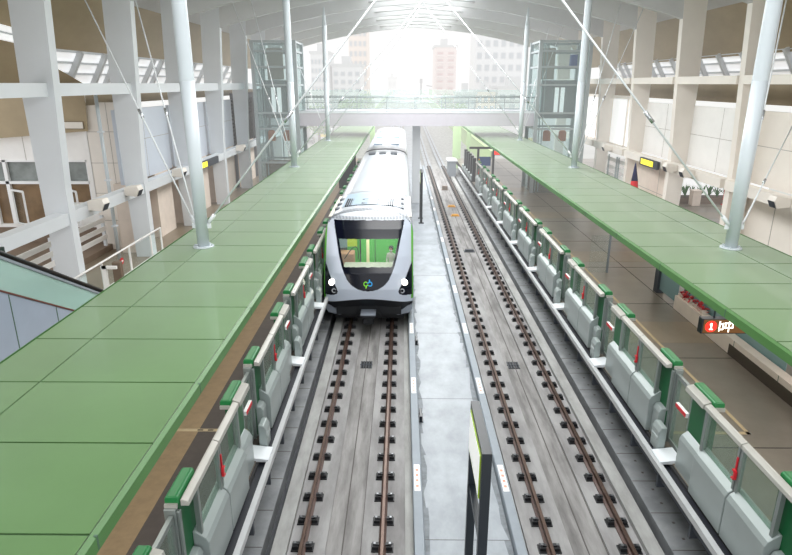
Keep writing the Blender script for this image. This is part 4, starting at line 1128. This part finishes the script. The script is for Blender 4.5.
for i, (x, y, w) in enumerate(((-2.95, 61, .5), (5.45, 61, .8), (6.65, 61, .4))):
    b = MB(); b.box(x-w/2, x+w/2, y, y+.25, .0, 4.6); b.box(x-w/2-.08, x+w/2+.08, y-.05, y+.3, .0, .3)
    solo(b, 'green_panel_post', 'barrier_green', (x, y, 0), ['green post beside the train roof under the footbridge', 'wide green post right of the far tracks under the footbridge', 'slim green post at the far end of the right platform'][i], 'post', 'green posts past the footbridge')
b = MB(); b.box(4.3, 5.0, 56, 58, -.1, 1.3); b.mi = 1; b.box(4.2, 5.1, 55.9, 58.1, 1.3, 1.4)
solo(b, 'trackside_cabinet', ['aluminium', 'white_steel'], (4.6, 57, 0), 'grey trackside cabinet at the far end of the right track', 'cabinet')
t = thing('signal_post', (7.0, 235, 2), 'dark signal post on the far guideway against the sky', 'signal')
b = MB(); b.tube((7, 235, 1.5), (7, 235, 9.0), .35, n=8); b.build('post', 'dark_grey', t)
b = MB(); b.box(6.5, 7.5, 234.7, 235.3, 8.2, 9.8); b.build('signal_head', 'dark_grey', t)
t = thing('roof_shelter', (14, 235, 2), 'small dark sloping shelter roof beside the far guideway', 'shelter')
b = MB(); b.prism([(9.0, 7.6), (17, 6.2), (17, 5.9), (9.0, 7.2)], 233, 238); b.build('roof', 'dark_grey', t)
b = MB(); b.box(10, 15.5, 234, 237, 1.5, 6.2); b.build('wall', 'guide_green', t)

b = MB(); b.quad((-400, 20, -6), (400, 20, -6), (400, 700, -6), (-400, 700, -6)); struct(b.build('ground', 'ground'))

def building(name, x0, x1, y, z1, m, rows, cols, lab, winm='bld_window', roofm='bld_grey', z0=-6, d=14, balcony=False):
    t = thing(name, ((x0+x1)/2, y, z0), lab, 'building', 'buildings beyond the station')
    b = MB(); b.box(x0, x1, y, y+d, z0, z1); b.build('wall', m, t)
    b = MB(); b.box(x0-.3, x1+.3, y-.3, y+d+.3, z1, z1+.6); b.box(x0+(x1-x0)*.3, x0+(x1-x0)*.6, y+3, y+8, z1+.6, z1+2.6); b.build('roof', roofm, t)
    w = (x1-x0)/cols; h = (z1-2.2)/rows if rows else 1
    for r in range(rows):
        for c in range(cols):
            xa = x0 + w*(c+.22); za = 1.2 + h*r + h*.3
            f = MB(); f.box(xa, xa+w*.56, y-.12, y+.05, za, za+h*.5); f.build('window', winm, t)
            if balcony:
                b = MB(); b.box(xa-.2, xa+w*.56+.2, y-1.0, y, za-.25, za+.25); b.build('balcony', m, t)
    return t
building('apartment_building', -23.8, -19.2, 165, 15.5, 'bld_white', 6, 5, 'pale glazed block left of the far left mast')
building('apartment_building', -18.6, -11.0, 168, 12.5, 'bld_white', 5, 4, 'white apartment block with small dark windows left of the guideway')
building('apartment_tower', -15.5, -10.2, 185, 24, 'bld_orange', 8, 4, 'orange-tinted tall tower behind the white block')
building('apartment_tower', 10.2, 16.9, 200, 18.9, 'bld_pink', 8, 2, 'pink apartment tower right of the guideway', winm='bld_red', balcony=True)
building('apartment_tower', 20, 33, 175, 24, 'bld_white', 7, 6, 'wide white tower with rows of windows at right')
building('low_building', 13.6, 17.6, 150, 5.6, 'bld_grey', 2, 3, 'low grey building with a red sign right of the trees')
building('low_building', 18.4, 23.0, 155, 6.2, 'bld_orange', 2, 3, 'low beige building under the wide white tower')
building('low_building', 24, 34, 158, 7.0, 'bld_white', 2, 4, 'low white building behind the right end of the bridge')
building('low_building', -40, -26, 160, 5.2, 'bld_grey', 2, 5, 'low grey building behind the left end of the bridge')
building('low_building', -8, -3.2, 350, 10.8, 'bld_white', 2, 2, 'washed-out white building far behind the left guideway')

def tree(x, y, z, r, h, lab):
    t = thing('tree', (x, y, -6), lab, 'tree', 'trees along the guideway')
    b = MB(); b.tube((x, y, -6), (x, y, z), .35, .2, n=8); b.build('trunk', 'trunk', t)
    b = MB(); rnd = random.Random(int(x*100)+int(y))
    for i in range(900):
        d = Vector((rnd.gauss(0, 1), rnd.gauss(0, 1), rnd.gauss(0, 1))).normalized(); rr = rnd.uniform(.55, 1)*(1 + .25*noise.noise(d*2.3 + Vector((x, y, 0))))
        c = Vector((x + d.x*r*rr, y + d.y*r*rr, z + d.z*h*rr))
        u = Vector((rnd.uniform(-1,1), rnd.uniform(-1,1), rnd.uniform(-1,1))).normalized(); v = u.orthogonal().normalized()
        s_ = rnd.uniform(.25, .5)*r*.24
        b.quad(c-u*s_, c+v*s_*.7, c+u*s_, c-v*s_*.7)
    b.build('crown', 'leaf_far', t, normals=False)
tree(-11.5, 140, 1.2, 3.6, 4.0, 'leafy tree beside the left parapet, nearest of the left trees')
tree(-9.8, 165, 2.8, 2.6, 3.2, 'leafy tree against the left parapet, further along')
tree(-18.6, 138, .5, 3.0, 3.4, 'leafy tree at the left end of the tree row')
tree(12.6, 135, 1.0, 2.6, 3.2, 'leafy tree beside the right parapet')
tree(11.6, 165, 2.6, 2.2, 3.2, 'leafy tree below the pink tower')

def car(x, y, m, lab):
    t = thing('car', (x, y, -6), lab, 'car', 'cars on the street below')
    b = MB(); b.prism([(y-2.2, -5.6), (y+2.2, -5.6), (y+2.2, -5.0), (y+1.3, -4.9), (y+.7, -4.4), (y-1.0, -4.4), (y-1.5, -4.9), (y-2.2, -5.0)], x-.9, x+.9, 'x'); b.build('body', m, t)
    for dy in (-1.3, 1.3):
        for s in (-1, 1):
            b = MB(); b.tube((x+s*.75, y+dy, -5.68), (x+s*.92, y+dy, -5.68), .32, n=14); b.build('wheel', 'tyre', t)
car(-20.5, 160, 'car_yellow', 'yellow taxi on the street below, left of the canopy')
car(-22.8, 152, 'car_dark', 'dark car on the street below, left of the yellow taxi')
car(-19.0, 150, 'bld_white', 'white car on the street below beside the taxi')
car(31.0, 149, 'car_yellow', 'yellow taxi on the street beyond the right lift')

# ------------------------------------------------------------------ light
W = bpy.data.worlds.new('sky'); bpy.context.scene.world = W; W.use_nodes = True
nt = W.node_tree; bg = nt.nodes['Background']
bg.inputs['Color'].default_value = (.97, .985, 1, 1); bg.inputs['Strength'].default_value = 1.2
s_ = bpy.data.lights.new('sun', 'SUN'); s_.energy = 3.2; s_.angle = math.radians(3); s_.color = (1, .97, .92)
so = bpy.data.objects.new('sun', s_); C.objects.link(so)
d = Vector((.12, -.62, -.78)); so.rotation_euler = d.to_track_quat('-Z', 'Y').to_euler(); so.location = (0, 80, 60)
for y, en in ((10, 500), (22, 1000), (34, 1500), (46, 2100), (56, 2400)):
    a = bpy.data.lights.new('skylight_glow', 'AREA'); a.shape = 'RECTANGLE'; a.size = 6; a.size_y = 10; a.energy = en
    o = bpy.data.objects.new('skylight_glow', a); C.objects.link(o); o.location = (XC, y, 12.3)

for x in (-4.6, 7.4):                                        # unseen fill lamps added under the canopies to brighten the platforms
    a = bpy.data.lights.new('canopy_fill', 'AREA'); a.shape = 'RECTANGLE'; a.size = 1.2; a.size_y = 46; a.energy = 420; a.color = (1, .96, .9)
    o = bpy.data.objects.new('canopy_fill', a); C.objects.link(o); o.location = (x - .4*(1 if x > 0 else -1), 27, 4.40)
for x in (-9.2, 11.6):                                       # unseen fill lamps added behind the camera to brighten upright faces
    a = bpy.data.lights.new('side_fill', 'AREA'); a.shape = 'RECTANGLE'; a.size = 3; a.size_y = 2; a.energy = 300; a.color = (1, .98, .95)
    o = bpy.data.objects.new('side_fill', a); C.objects.link(o); o.location = (x, -2, 5.6); o.rotation_euler = (math.radians(90), 0, 0)
hm = bpy.data.materials.new('glare'); hm.use_nodes = True; hn = hm.node_tree; hn.nodes.clear()  # glowing volume added to imitate lens glare; the air itself is clear
ho = hn.nodes.new('ShaderNodeOutputMaterial'); ha = hn.nodes.new('ShaderNodeVolumeAbsorption'); he = hn.nodes.new('ShaderNodeEmission'); hd = hn.nodes.new('ShaderNodeAddShader')
SIG = .0065
ha.inputs['Color'].default_value = (0, 0, 0, 1); ha.inputs['Density'].default_value = SIG
he.inputs['Color'].default_value = (1, .995, .985, 1); he.inputs['Strength'].default_value = SIG*1.02
hn.links.new(ha.outputs[0], hd.inputs[0]); hn.links.new(he.outputs[0], hd.inputs[1]); hn.links.new(hd.outputs[0], ho.inputs['Volume'])
b = MB(); b.box(-90, 100, 27, 420, -5.9, 70); hz_ = b.build('glare', hm); tag(hz_, 'added volume of white haze filling the far half of the station and the view beyond', 'glare', kind='stuff')

# ------------------------------------------------------------------ camera
cam = bpy.data.cameras.new('camera'); co = bpy.data.objects.new('camera', cam); C.objects.link(co)
cam.sensor_width = 36; cam.lens = 36*600/792; cam.clip_end = 2000; cam.clip_start = .05
right = Vector((.9999501, -.0105, 0)); 
D = Vector((6.3/600, 194.1/600, 1)).normalized()            # track direction seen in the camera frame (right, up, forward)
U = Vector((0, 1, -D.y/D.z)).normalized(); R_ = Vector((D.y*U.z-D.z*U.y, D.z*U.x-D.x*U.z, D.x*U.y-D.y*U.x))
if R_.x < 0: R_ = -R_
mt = Matrix((( R_.x, R_.y, -R_.z), (D.x, D.y, -D.z), (U.x, U.y, -U.z)))   # rows: world X, Y, Z in camera axes
co.matrix_world = Matrix.Translation((0, 0, 8.15)) @ mt.to_4x4()
bpy.context.scene.camera = co
sc = bpy.context.scene
sc.view_settings.view_transform = 'Standard'; sc.view_settings.look = 'None'; sc.view_settings.exposure = 0
for o in bpy.data.objects:
    if '_abs' in o: del o['_abs']
